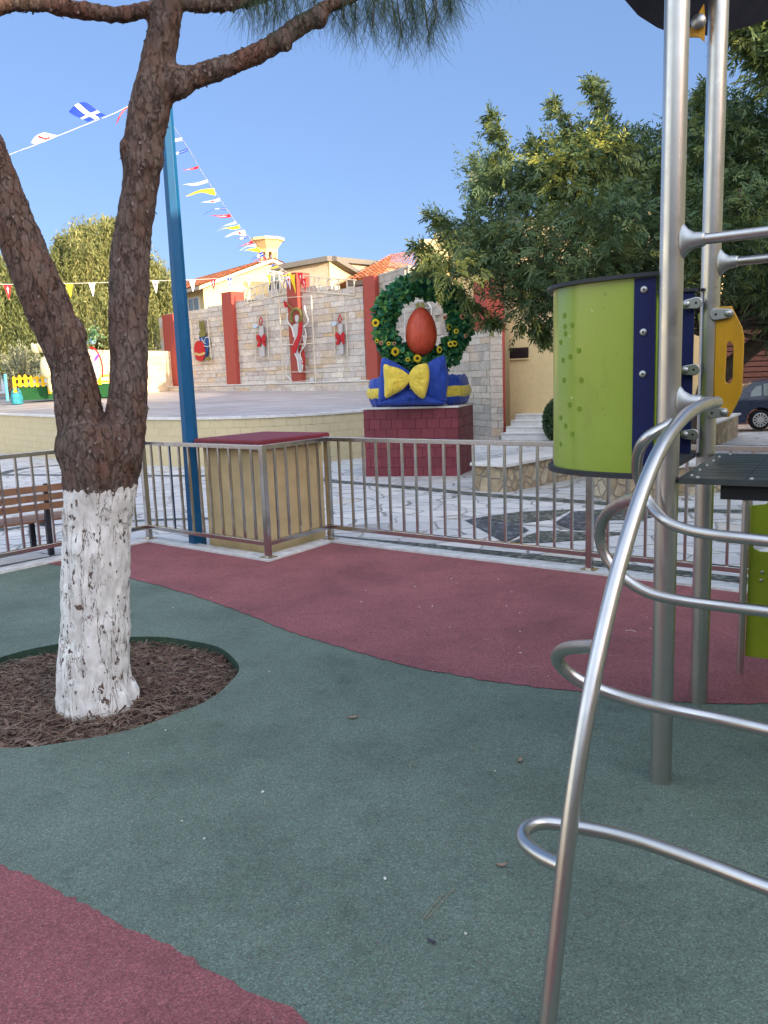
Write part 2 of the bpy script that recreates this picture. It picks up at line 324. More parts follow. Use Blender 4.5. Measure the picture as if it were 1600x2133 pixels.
def foliage(name, verts, faces_n, tints, mat, parent=None, k=4):
    """verts (n*k,3) numpy -> n faces of k corners"""
    n = len(verts)//k; me = bpy.data.meshes.new(name)
    if parent is not None and '_o' in parent.keys(): verts = verts-np.array(parent['_o'])
    me.vertices.add(n*k); me.vertices.foreach_set('co', verts.astype(np.float32).ravel())
    me.loops.add(n*k); me.loops.foreach_set('vertex_index', np.arange(n*k, dtype=np.int32))
    me.polygons.add(n); me.polygons.foreach_set('loop_start', np.arange(0, n*k, k, dtype=np.int32)); me.polygons.foreach_set('loop_total', np.full(n, k, dtype=np.int32))
    me.materials.append(mat); a = me.attributes.new('tint', 'FLOAT', 'FACE'); a.data.foreach_set('value', tints.astype(np.float32))
    me.update(calc_edges=True); o = bpy.data.objects.new(name, me); COL.objects.link(o)
    if parent is not None: o.parent = parent
    return o
def unit(a): return a/(np.linalg.norm(a, axis=-1, keepdims=True)+1e-9)
def leaf_quads(base, d, side, L, Wd, droop=0.0):
    """rhombic leaves: base (n,3), direction d, side vector, length, width"""
    L = np.asarray(L).reshape(-1, 1)*np.ones((len(base), 1)); Wd = np.asarray(Wd).reshape(-1, 1)*np.ones((len(base), 1))
    mid = base+d*L*0.45; tip = base+d*L; tip[:, 2] -= (droop*L)[:, 0]
    q = np.stack([base, mid+side*Wd*0.5, tip, mid-side*Wd*0.5], 1); return q.reshape(-1, 3)
def sprays(origins, dirs, nl=5, rach=0.28, L=0.11, Wd=0.028, droop=0.25, rng=RNG):
    """pinnate sprays: a rachis with pairs of leaflets"""
    n = len(origins); d = unit(dirs); rnd = unit(rng.normal(size=(n, 3))); s = unit(np.cross(d, rnd)); V = []
    rs = rach*(0.7+0.6*rng.random((n, 1)))
    for i in range(nl):
        t = (i+0.6)/nl; p = origins+d*rs*t; p[:, 2] -= (rs[:, 0]*droop*t*t)
        for sg in (-1, 1):
            ld = unit(d*0.75+s*sg*0.8+rng.normal(size=(n, 3))*0.18+np.array([0, 0, -droop]))
            sd_ = unit(np.cross(ld, rnd)); V.append(leaf_quads(p, ld, sd_, L*(0.8+0.4*rng.random(n)), Wd, 0.1).reshape(n, 4, 3))
    ld = unit(d+np.array([0, 0, -droop])); V.append(leaf_quads(origins+d*rs, ld, s, L*np.ones(n), Wd).reshape(n, 4, 3))
    return np.stack(V, 1).reshape(-1, 3), 2*nl+1
# ------------------------------------------------------------------ shared materials
WASH_TOP = 1.17
BLUEP = plain('blue_paint', (0.005, 0.085, 0.205), 0.5, var=0.1)
STEEL = steel('stainless_tube', 0.30); RAIL = steel('polished_rail', 0.15, (0.55, 0.52, 0.50)); CLAMP = steel('cast_clamp', 0.42, (0.50, 0.50, 0.48))
GREENR = rubber('green_rubber', (0.132, 0.176, 0.138), (0.16, 0.11, 0.11)); REDR = rubber('red_rubber', (0.262, 0.084, 0.088), (0.30, 0.17, 0.17))
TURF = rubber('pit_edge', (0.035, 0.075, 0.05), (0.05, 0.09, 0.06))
PAVE = stonepave('crazy_paving'); PEB = pebbles('dark_pebbles', (0.085, 0.095, 0.11)); PEB2 = pebbles('green_grey_pebbles', (0.11, 0.12, 0.10))
KERB = plain('white_concrete', (0.56, 0.56, 0.55), 0.8, var=0.22, vscale=9, bmp=0.3)
SOIL = plain('soil', (0.10, 0.08, 0.06), 0.9, bmp=0.4, bscale=20)
STONES = [(0, (0.44, 0.37, 0.33)), (0.25, (0.58, 0.51, 0.45)), (0.5, (0.50, 0.46, 0.43)), (0.75, (0.66, 0.59, 0.52)), (0.93, (0.54, 0.42, 0.30)), (1, (0.56, 0.40, 0.25))]
STONE = tinted('stone_cladding', STONES, (5, 0.66, 1.12), 0.8, 0.45, extra=(0.46, 0.36, 0.28))
STONEW = tinted('pale_stone_cladding', [(0, (0.31, 0.285, 0.26)), (0.3, (0.42, 0.385, 0.34)), (0.6, (0.48, 0.43, 0.375)), (0.85, (0.38, 0.34, 0.30)), (1, (0.46, 0.36, 0.26))], (5, 0.7, 1.1), 0.8, 0.45, extra=(0.50, 0.43, 0.37))
REDP = plain('brick_red_paint', (0.34, 0.068, 0.052), 0.7, var=0.08, bmp=0.1)
MARBLE = plain('marble_slab', (0.60, 0.58, 0.56), 0.45, var=0.14, vscale=4)
CREAMB = tinted('cream_block', [(0, (0.52, 0.445, 0.28)), (1, (0.55, 0.47, 0.30))], (6, 0.92, 1.03), 0.8, 0.15)
MAROON = tinted('maroon_block', [(0, (0.145, 0.028, 0.040)), (1, (0.185, 0.038, 0.052))], (9, 0.85, 1.08), 0.6, 0.35)
YEL = plain('yellow_render', (0.72, 0.60, 0.33), 0.85, var=0.06, bmp=0.15); SAND = plain('sand_render', (0.66, 0.50, 0.26), 0.85, var=0.06, bmp=0.15)
TILE = tinted('roof_tile', [(0, (0.36, 0.11, 0.045)), (0.5, (0.52, 0.17, 0.07)), (1, (0.62, 0.25, 0.12))], (6, 0.8, 1.1), 0.75, 0)
WHITE = plain('white_paint', (0.78, 0.78, 0.76), 0.5, var=0.04); DARK = plain('dark_void', (0.02, 0.02, 0.022), 0.5); GLASS = plain('window_glass', (0.10, 0.13, 0.15), 0.08, var=0.3, vscale=2)
GREYF = plain('grey_fascia', (0.17, 0.165, 0.155), 0.85); BLACK = plain('black_rubber', (0.014, 0.014, 0.016), 0.6)
TRUNKM = plain('rough_bark', (0.09, 0.07, 0.055), 0.9, var=0.4, vscale=12, bmp=0.6, bscale=30)
# ------------------------------------------------------------------ ground
mb = MB(); mb.add([(-400, -400, -0.12), (400, -400, -0.12), (400, 7, -0.12), (-400, 7, -0.12), (400, 60, -1.46), (-400, 60, -1.46), (400, 900, -1.5), (-400, 900, -1.5)], [(0, 1, 2, 3), (3, 2, 4, 5), (5, 4, 6, 7)])
struct(mb.build('ground', SOIL))
# fence line (world), from behind the tree round the box and off to the right
U2 = A3(0.80, -0.60, 0); V2 = A3(0.60, 0.80, 0)
FA = G(312, 1126); FB = G(560, 1166); FC = G(690, 1127); FE = G(1228, 1192); FL = G(0, 1192)
dL = unit(FL-FA); FL2 = FA+dL*4.2; dR = unit(FE-FC); FR2 = FC+dR*8.0; FE2 = FC+dR*5.4
line = [FL2, FA, FB, FC, FR2]
def offset_line(pts, d):
    out = []
    for i, p in enumerate(pts):
        n = []
        if i > 0: t = unit(p-pts[i-1]); n.append(A3(-t[1], t[0], 0))
        if i < len(pts)-1: t = unit(pts[i+1]-p); n.append(A3(-t[1], t[0], 0))
        if len(n) == 2: m_ = unit(n[0]+n[1]); m_ = m_/max(0.4, np.dot(m_, n[0]))
        else: m_ = n[0]
        out.append(p+m_*d)
    return out
inner = offset_line(line, -0.075); outer = offset_line(line, 0.10)
# playground: outline polygon with tree pit hole, in green; red areas as thin sheets on it
PIT = (-1.68, 4.30, 0.80)
pit = []
for i in range(72):
    a = 2*math.pi*i/72; r = PIT[2]*(1+0.02*math.sin(3*a+1)+0.008*math.sin(11*a)); pit.append((PIT[0]+r*math.cos(a)*1.02, PIT[1]+r*math.sin(a), 0.0))
outer_loop = [tuple(p[:2])+(0.0,) for p in inner]+[(6.2, -6, 0.0), (-9, -6, 0.0), (-9, 2, 0)]
bm = bmesh.new()
big = [(-40, -30), (40, -30), (40, 46), (-40, 46)]; hole = [tuple(q[:2]) for q in offset_line(line, 0.05)]+[(6.2, -6), (-9, -6), (-9, 2)]
for L_ in (big, hole):
    vs = [bm.verts.new((q[0], q[1], 0)) for q in L_]; [bm.edges.new((vs[i], vs[(i+1) % len(vs)])) for i in range(len(vs))]
bmesh.ops.triangle_fill(bm, use_beauty=True, edges=list(bm.edges))
bmesh.ops.bisect_plane(bm, geom=list(bm.verts)+list(bm.edges)+list(bm.faces), plane_co=(0, 7, 0), plane_no=(0, 1, 0))
for v in bm.verts: v.co.z = pz(v.co.y)-0.03
for f in bm.faces:
    f.normal_update()
    if f.normal.z < 0: f.normal_flip()
me = bpy.data.meshes.new('plaza_paving'); bm.to_mesh(me); bm.free(); me.materials.append(PAVE); o = bpy.data.objects.new('plaza_paving', me); COL.objects.link(o); struct(o)
bm = bmesh.new()
vo = [bm.verts.new(p) for p in outer_loop]; vi = [bm.verts.new(p) for p in pit]
es = [bm.edges.new((vo[i], vo[(i+1) % len(vo)])) for i in range(len(vo))]+[bm.edges.new((vi[i], vi[(i+1) % 72])) for i in range(72)]
bmesh.ops.triangle_fill(bm, use_beauty=True, edges=es)
lw = [bm.verts.new((p[0], p[1], -0.075)) for p in pit]
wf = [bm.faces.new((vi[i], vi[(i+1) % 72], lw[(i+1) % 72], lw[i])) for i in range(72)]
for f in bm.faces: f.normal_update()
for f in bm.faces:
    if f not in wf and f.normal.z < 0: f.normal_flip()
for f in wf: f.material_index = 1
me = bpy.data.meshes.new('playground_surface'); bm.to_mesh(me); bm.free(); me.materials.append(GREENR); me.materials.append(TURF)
o = bpy.data.objects.new('playground_surface', me); COL.objects.link(o); struct(o)
def rough_edge(pts, amp=0.012, step=0.02):
    out = []
    pts = cr(pts, 40); acc = 0; last = pts[0]
    for p in pts:
        if np.linalg.norm(p-last) >= step or p is pts[0]:
            n = noise.noise(Vector((p[0]*22, p[1]*22, 3)))*amp+noise.noise(Vector((p[0]*70, p[1]*70, 9)))*amp*0.5
            out.append(A3(p[0]+n, p[1]+n*1.2, 0)); last = p
    return out
def sheet(name, loop, z, mat):
    bm = bmesh.new(); vs = [bm.verts.new((p[0], p[1], z)) for p in loop]
    es = [bm.edges.new((vs[i], vs[(i+1) % len(vs)])) for i in range(len(vs))]
    bmesh.ops.triangle_fill(bm, use_beauty=False, edges=es)
    for f in bm.faces:
        f.normal_update()
        if f.normal.z < 0: f.normal_flip()
    me = bpy.data.meshes.new(name); bm.to_mesh(me); bm.free(); me.materials.append(mat); o = bpy.data.objects.new(name, me); COL.objects.link(o); return o
e1 = rough_edge([G(*p) for p in [(100, 1175), (190, 1187), (270, 1205), (400, 1240), (520, 1283), (620, 1322), (720, 1352), (830, 1383), (950, 1408), (1060, 1425), (1160, 1437), (1300, 1450), (1450, 1465), (1600, 1466)]]+[A3(2.6, 3.7, 0), A3(4.4, 3.4, 0)])
k0 = inner[0]+(inner[1]-inner[0])*0.80
loop = list(e1)+[inner[4]+(inner[3]-inner[4])*0.28, inner[3], inner[2], inner[1], G(170, 1152)*1.0]
loop[-1] = inner[1]+unit(inner[0]-inner[1])*max(0.05, float(np.dot(e1[0]-inner[1], unit(inner[0]-inner[1]))))
loop = [q if i < len(e1) else A3(q[0], q[1], 0) for i, q in enumerate(loop)]
struct(sheet('red_rubber_surface', loop, 0.004, REDR))
e2 = rough_edge([A3(-5.0, 3.2, 0), A3(-3.2, 3.0, 0), A3(-2.0, 2.82, 0)]+[G(*p) for p in [(0, 1805), (60, 1825), (150, 1870), (250, 1925), (350, 1975), (450, 2030), (550, 2080), (650, 2133)]]+[A3(0.05, 1.6, 0), A3(0.5, 1.1, 0), A3(1.0, 0.2, 0)])
struct(sheet('red_rubber_surface', list(e2)+[A3(1.0, -4, 0), A3(-5, -4, 0)], 0.004, REDR))
# kerb strip under the fence
mb = MB()
for i in range(4):
    a, b, c, d = inner[i], inner[i+1], outer[i+1], outer[i]
    z = 0.022
    top = [A3(p[0], p[1], z) for p in (a, b, c, d)]; bot = [A3(p[0], p[1], -0.2) for p in (a, b, c, d)]
    mb.add(top+bot, [(0, 1, 2, 3), (0, 4, 5, 1), (3, 2, 6, 7)])
o = struct(mb.build('kerb', KERB)); 
# pebble bands and pebble star set in the paving
def flatpoly(name, pts, mat, dz=0.004, lab=None):
    return struct(sheet_p(name, pts, mat, dz))
def sheet_p(name, pts, mat, dz):
    mb = MB(); P = [A3(p[0], p[1], pz(p[1])-0.03+dz) for p in pts]; n = sum(np.cross(P[i]-P[0], P[i+1]-P[0]) for i in range(1, len(P)-1))
    if n[2] < 0: P = P[::-1]
    mb.add(P, [tuple(range(len(P)))]); return mb.build(name, mat)
def band(pix, wd, mat):
    c = cr([GP(*p) if len(p) == 2 else A3(*p) for p in pix], 8); mb = MB(); vs = []
    for i, p in enumerate(c):
        t = unit(c[min(i+1, len(c)-1)]-c[max(i-1, 0)]); n = A3(-t[1], t[0], 0)
        ww = wd*(1+0.25*noise.noise(Vector((p[0]*1.5, p[1]*1.5, 0))))
        for sgn in (1, -1): q = p+n*sgn*ww/2; vs.append((q[0], q[1], pz(q[1])-0.026))
    mb.add(vs, [(2*i+1, 2*i+3, 2*i+2, 2*i) for i in range(len(c)-1)]); struct(mb.build('pebble_band', mat, fix=True))
band([(-9, 18.9, 0), (560, 990), (700, 1000), (850, 1012), (1000, 1026), (1155, 1037), (1300, 1047), (1500, 1060), (7, 8.6, 0)], 0.30, PEB2)
band([(-5, 10.5, 0), (0, 1100), (60, 1092), (240, 1082), (420, 1076), (560, 1078)], 0.16, PEB2)
band([(0, 985), (60, 972), (200, 962)], 0.3, PEB2)
ob = offset_line(line, 0.42); mbp = [tuple(ob[3])]+[tuple(ob[3]+dR*k) for k in (0.7, 1.6, 2.6, 3.8, 5)]
band(mbp, 0.20, PEB2); band([tuple(ob[0]), tuple(ob[1]-unit(FA-FL)*0.6), tuple(ob[1])], 0.12, PEB2)
for pl, mt in [([(968, 1079), (1000, 1074), (1080, 1087), (1102, 1100), (1052, 1126)], PEB), ([(1000, 1073), (1085, 1062), (1192, 1057), (1150, 1077), (1085, 1086)], PEB2),
               ([(1155, 1085), (1190, 1062), (1222, 1060), (1262, 1080), (1240, 1098), (1200, 1100)], PEB), ([(1058, 1126), (1125, 1101), (1200, 1103), (1320, 1104), (1220, 1119), (1130, 1125)], PEB2),
               ([(1262, 1079), (1222, 1059), (1330, 1052), (1420, 1062), (1340, 1076)], PEB2)]:
    struct(sheet_p('pebble_mosaic', [GP(*p) for p in pl], mt, 0.008))
# ------------------------------------------------------------------ block walls
def blockwall(mb, A, B, z0, ztop, nrm, rowh=(0.16, 0.24), bw=(0.3, 0.7), depth=0.06, jit=0.012, gap=0.006, rng=RNG, topfn=None):
    A = np.array(A, float); B = np.array(B, float); t = unit(B-A); L = np.linalg.norm((B-A)[:2]); nrm = np.array(nrm, float); z = z0
    zmax = ztop if topfn is None else max(topfn(s/L) for s in np.linspace(0, L, 60))
    while z < zmax-0.02:
        h = rng.uniform(*rowh); h = min(h, zmax-z) if zmax-z-h > 0.06 else zmax-z
        s = -rng.uniform(0, bw[0])
        while s < L:
            w_ = rng.uniform(*bw); a = max(0, s); b = min(L, s+w_)
            if b-a > 0.03:
                zt = ztop if topfn is None else topfn((a+b)/2/L); h2 = min(h, zt-z)
                if h2 > 0.03:
                    dd = depth+rng.uniform(0, jit); o = A+t*(a+gap/2); o = A3(o[0], o[1], z+gap/2)
                    mb.obox(o, t*(b-a-gap), nrm*dd, A3(0, 0, h2-gap), tint=rng.random())
            s += w_
        z += h
    return mb
# ------------------------------------------------------------------ stage
frontp = [(-17, 32), (-13.2, 28.5), (-10.2, 25.0), (-7.6, 21.9), (-5.6, 20.1), (-3.6, 18.95), (-1.8, 19.1), (-0.55, 20.2), (0.5, 22.3), (0.9, 25.5)]
fc = cr([A3(x, y, 0.79) for x, y in frontp], 6)
PA = D(770, 790, 34.0); PB = D(340, 790, 44.0); PA[2] = PB[2] = 0; WD = unit(PB-PA); WN = A3(WD[1], -WD[0], 0)
if WN[1] > 0: WN = -WN
def W(px, py, off=0.0): return VP(px, py, PA+WN*off, WN)
backL = D(0, 826, 46.0); b_pts = [backL, W(340, 813), W(560, 812), W(767, 811.5)]; b_end = A3(1.2, 33.5, 1.1)
bc = [A3(-22, 47, 1.3), backL, W(340, 813), W(450, 812.5), W(560, 812), W(660, 812), W(767, 811.5), b_end, A3(2.2, 31, 1.05), A3(3.0, 29, 1.0)]
bcs = cr(bc, 6)
def resamp(c, n):
    c = np.array(c); d = np.r_[0, np.cumsum(np.linalg.norm(np.diff(c, axis=0), axis=1))]; t = np.linspace(0, d[-1], n)
    return np.stack([np.interp(t, d, c[:, k]) for k in range(3)], 1)
ff = resamp(fc, 60); bb = resamp(bcs, 60)
def stagefloor(name):
    m, nt, b = newmat(name); v = coords(nt, rot=(0, 0, 0.35))
    br = nt.nodes.new('ShaderNodeTexBrick'); nt.links.new(v, br.inputs['Vector']); br.inputs['Scale'].default_value = 1.0
    br.inputs['Brick Width'].default_value = 0.9; br.inputs['Row Height'].default_value = 0.42; br.inputs['Mortar Size'].default_value = 0.012
    for k, c in (('Color1', (0.42, 0.38, 0.36, 1)), ('Color2', (0.33, 0.28, 0.26, 1)), ('Mortar', (0.22, 0.20, 0.19, 1))): br.inputs[k].default_value = c
    n = noise_tex(nt, coords(nt, scale=(0.25, 1.6, 1), rot=(0, 0, -0.1)), 1.2, 6, 0.65); r = ramp(nt, n.outputs[0], [(0.3, 0.72), (0.62, 1.15)])
    nt.links.new(mixc(nt, 1, br.outputs[0], r.outputs[0], 'MULTIPLY'), b.inputs['Base Color']); b.inputs['Roughness'].default_value = 0.5; return m
st = thing('stage', 'round raised open-air stage with cream block front and pale stone floor', 'stage', (-4, 24, pz(24)))
mb = MB(); nv = 12; vs = []
for i in range(60):
    for j in range(nv+1):
        t = j/nv; p = ff[i]*(1-t)+bb[i]*t; vs.append(p)
mb.add(vs, [(i*(nv+1)+j, (i+1)*(nv+1)+j, (i+1)*(nv+1)+j+1, i*(nv+1)+j+1) for i in range(59) for j in range(nv)])
mb.build('floor', stagefloor('stage_floor'), st, smooth=True, fix=False)
mb = MB(); mw = MB(); fr = resamp(fc, 46)
for i in range(45):
    a, b = fr[i], fr[i+1]; t = unit(b-a); n = A3(t[1], -t[0], 0)
    mb.obox(A3(a[0], a[1], 0.765)-A3(0, 0, 0)+n*0.05-n*0.35, (b-a), n*0.35, A3(0, 0, 0.05))
    mw.obox(A3(a[0], a[1], -0.9)-n*0.4, (b-a), n*0.385, A3(0, 0, 1.66))
mw.build('core', CREAMB, st, tint=True)
mb.build('coping', MARBLE, st)
mb = MB(); fr2 = resamp(fc, 92)
for r in range(8):
    z = 0.765-0.2*(r+1)
    for i in range(91):
        if r % 2: a, b = (fr2[i]+fr2[i+1])/2, (fr2[i+1]+fr2[min(i+2, 91)])/2
        else: a, b = fr2[i], fr2[i+1]
        t = b-a; n = unit(A3(t[1], -t[0], 0)); a2 = a+t*0.01
        mb.obox(A3(a2[0], a2[1], z+0.002)-n*0.05, t*0.985, n*(0.05+RNG.uniform(0, .004)), A3(0, 0, 0.196), RNG.random())
mb.build('wall', CREAMB, st, tint=True)
# ------------------------------------------------------------------ stage backdrop wall with red pillars
bw = thing('backdrop_wall', 'stepped stone clad wall with tall red pillars standing behind the stage', 'wall', tuple(PA))
Lw = 0
s0, s1 = W(345, 800), W(767, 797); Lw = np.linalg.norm((s1-s0)[:2])
prof = [(345, 655), (395, 655), (395, 648), (445, 648), (445, 637), (496, 637), (496, 627), (537, 627), (537, 615), (572, 612), (572, 604), (625, 600), (662, 600), (662, 599), (700, 600), (701, 604), (767, 604)]
profw = [(float(np.dot(W(x, y)-s0, unit(s1-s0))), float(W(x, y)[2])) for x, y in prof]
def topfn(u):
    s = u*Lw
    for i in range(len(profw)-1):
        if profw[i][0] <= s <= profw[i+1][0]+1e-6: return profw[i][1]
    return profw[-1][1]
mb = MB(); blockwall(mb, A3(s0[0], s0[1], 0), A3(s1[0], s1[1], 0), 0.9, 6, WN, (0.15, 0.30), (0.35, 1.1), 0.10, 0.03, 0.012, topfn=topfn)
mb.build('stone_cladding', STONE, bw, tint=True)
mb = MB(); dl = unit(s1-s0)
for i in range(len(profw)-1):
    a, b = profw[i], profw[i+1]
    if b[0]-a[0] > 0.05: mb.obox(A3(s0[0], s0[1], 0.5)+dl*a[0]*A3(1, 1, 0)-WN*0.3, dl*A3(1, 1, 0)*(b[0]-a[0]), WN*0.31, A3(0, 0, a[1]-0.5-0.01))
mb.build('wall_core', plain('wall_core_render', (0.45, 0.40, 0.36)), bw)
for (xl, xr, yt) in [(340, 363, 656), (466, 487, 609), (602, 624, 569), (760, 784, 576)]:
    a = W(xl, 700, 0.35); b = W(xr, 700, 0.35); a[2] = b[2] = 0.9; z = W(xl, yt, 0.35)[2]
    mb = MB(); mb.obox(a, b-a, -WN*0.78, A3(0, 0, z-0.9)); mb.build('pillar', REDP, bw, bevel=0.02)
mb = MB(); a = W(353, 803, 0.75); b = W(769, 799, 0.75); a[2] = b[2] = 1.0; zt = W(560, 800.5, 0.75)[2]
mb.obox(a, b-a, -WN*0.7, A3(0, 0, zt-1.0)); blockwall(mb, a, b, 1.0, zt-0.05, WN, (0.3, 0.31), (0.5, 1.1), 0.03)
mb.build('step', STONE, bw, tint=True)
mb = MB(); mb.obox(A3(a[0], a[1], zt)+WN*0.05, b-a, -WN*0.72, A3(0, 0, 0.05)); mb.build('step_slab', MARBLE, bw)
# low sunlit wall on the left
lw = thing('low_stone_wall', 'low yellowish stone wall running left of the red pillars', 'wall', (-12, 40, 1))
a = D(360, 800, 43.0); b = D(120, 812, 36.5); a[2] = b[2] = 0.9; n = unit(A3(-(b-a)[1], (b-a)[0], 0)); n = n if n[0] > 0 else -n
zt = D(330, 731, 42.2)[2]
mb = MB(); blockwall(mb, b, a, 0.9, zt, n, (0.28, 0.42), (0.4, 1.0), 0.12, 0.01, 0.008); mb.obox(b-n*0.25, a-b, n*0.25, A3(0, 0, zt-0.92)); mb.build('stone_cladding', tinted('yellow_stone', [(0, (0.62, 0.50, 0.33)), (1, (0.74, 0.62, 0.43))], (4, 0.75, 1.1), 0.8, 0.3), lw, tint=True)
# wing wall on the right running from the last pillar towards the plaza
wa = W(800, 790); wa[2] = 0; wb = A3(3.55, 26.0, 0); wn = unit(A3((wb-wa)[1], -(wb-wa)[0], 0)); wn = wn if wn[0] < 0 else -wn
ww = thing('wing_wall', 'pale stone clad wall beside the wreath, ending at the white steps', 'wall', tuple(wb))
Lg = np.linalg.norm(wb-wa)
def wtop(u):

    return 5.6 if u < 0.30 else 4.9 if u < 0.60 else 2.95
mb = MB(); blockwall(mb, wa, wb, -0.6, 6, wn, (0.19, 0.30), (0.35, 0.85), 0.08, 0.03, 0.01, topfn=wtop)
pe = unit(wb-wa)
for u0, u1 in ((0, .3), (.3, .6), (.6, 1)):
    mb.obox(A3(*(wa+(wb-wa)*u0)[:2], -0.6)-wn*0.32, (wb-wa)*(u1-u0), wn*0.32, A3(0, 0, wtop((u0+u1)/2)+0.6-0.01), tint=0.2)
eA = wb-wn*0.34; blockwall(mb, wb+wn*0.08, eA, -0.6, 2.95, pe, (0.19, 0.30), (0.3, 0.68), 0.08, 0.02, 0.01)
mb.build('stone_cladding', STONEW, ww, tint=True)
p5 = wa+(wb-wa)*0.80; mb = MB(); mb.obox(A3(p5[0], p5[1], -0.6)-wn*0.34, pe*0.8, -wn*0.7, A3(0, 0, 5.2)); mb.build('pillar', REDP, ww, bevel=0.02)
# ------------------------------------------------------------------ roofs / houses
def tileroof(mb, a, b, c, d, pitch=0.28, amp=0.05, rows=0.38):
    """a-b eave, d-c ridge; corrugated pan tiles running up the slope"""
    a, b, c, d = (np.array(q, float) for q in (a, b, c, d)); L = max(np.linalg.norm(b-a), np.linalg.norm(c-d)); S = np.linalg.norm(((c+d)-(a+b))/2)
    nu = int(L/pitch)*4; nr = max(2, int(S/rows)); nn = unit(np.cross(b-a, d-a)); nn = nn if nn[2] > 0 else -nn
    for r in range(nr):
        vs = []
        for k in (0, 1):
            t = (r+k)/nr
            for i in range(nu+1):
                u = i/nu; p = (a*(1-u)+b*u)*(1-t)+(d*(1-u)+c*u)*t; vs.append(p+nn*(amp*(0.5+0.5*math.cos(u*nu/4*2*math.pi))+(0.05 if k == 0 else 0.0)))
        o = len(mb.v); mb.v += [tuple(map(float, q)) for q in vs]
        rr = np.random.default_rng(r)
        tt = rr.random(nu//4+2)
        for i in range(nu): mb.f.append((i+o, i+1+o, i+nu+2+o, i+nu+1+o)); mb.mi.append(0); mb.t.append(float(tt[i//4]))
    return mb
def window(par, c, ax, wd, ht, nrm, frame=WHITE, glass=GLASS, ft=0.07):
    c = np.array(c, float); ax = unit(np.array(ax, float)); nrm = unit(np.array(nrm, float)); up = A3(0, 0, 1); o = c-ax*wd/2-up*ht/2
    m = MB(); m.obox(o, ax*wd, nrm*0.05, up*ft); m.obox(o+up*(ht-ft), ax*wd, nrm*0.05, up*ft); m.obox(o+up*ft, ax*ft, nrm*0.05, up*(ht-2*ft)); m.obox(o+up*ft+ax*(wd-ft), ax*ft, nrm*0.05, up*(ht-2*ft)); m.obox(o+up*ft+ax*(wd/2-ft/2), ax*ft, nrm*0.05, up*(ht-2*ft))
    f = m.build('window', frame, par); g = MB(); g.obox(o+ax*ft*.5+up*ft*.5, ax*(wd-ft), nrm*0.02, up*(ht-ft)); subpart(g, 'pane', glass, f); return f
# yellow gabled house with the little bell tower
c0 = D(430, 700, 50.0); e1 = unit(A3(0.80, 0.60, 0)); e2 = unit(A3(-0.60, 0.80, 0))
GB = D(432, 700, 50.0)[2]-3; zE = D(430, 591, 50.0)[2]; gp = VP(560, 540, c0, A3(e1[1], -e1[0], 0)); gw = float(np.dot(gp-c0, e1))*2; zR = gp[2]
hs = thing('yellow_house', 'pale yellow gabled house with orange tile roof and little bell tower', 'house', (c0[0], c0[1], -1.2))
z0 = -1.2; P0 = A3(c0[0], c0[1], z0); LN = 15.0
mb = MB(); q = [P0, P0+e1*gw, P0+e1*gw+A3(0, 0, zE-z0), P0+e1*gw/2+A3(0, 0, zR-z0-.15), P0+A3(0, 0, zE-z0)]; mb.prism(q, e2*LN); mb.build('wall', YEL, hs, fix=True)
mb = MB(); ov = 0.5; rA = P0+A3(0, 0, zE-z0)-e1*ov-e2*ov-A3(0, 0, ov*(zR-zE)/(gw/2)); rB = rA+e2*(LN+2*ov); rD = P0+e1*gw/2+A3(0, 0, zR-z0)-e2*ov; rC = rD+e2*(LN+2*ov)
tileroof(mb, rA, rB, rC, rD); rA2 = P0+e1*(gw+ov)+A3(0, 0, zE-z0-ov*(zR-zE)/(gw/2))-e2*ov; tileroof(mb, rA2, rA2+e2*(LN+2*ov), rC, rD); mb.build('roof', TILE, hs, tint=True, smooth=True)
mb = MB(); mb.obox(rA-A3(0, 0, .22), rD-rA, e2*0.12, A3(0, 0, .2)); mb.obox(rA2-A3(0, 0, .22), rD-rA2, e2*0.12, A3(0, 0, .2)); mb.obox(rA-A3(0, 0, .2), rB-rA, e1*0.1, A3(0, 0, .18)); mb.build('bargeboard', plain('bargeboard_paint', (0.60, 0.50, 0.40)), hs)
wc = VP(405, 640, P0, A3(-e1[0], -e1[1], 0)) ; window(hs, wc, e2, 1.6, 1.15, -e1)
wc = VP(570, 590, P0, A3(e1[1], -e1[0], 0)) ; window(hs, wc, e1, 0.9, 1.5, -e2)
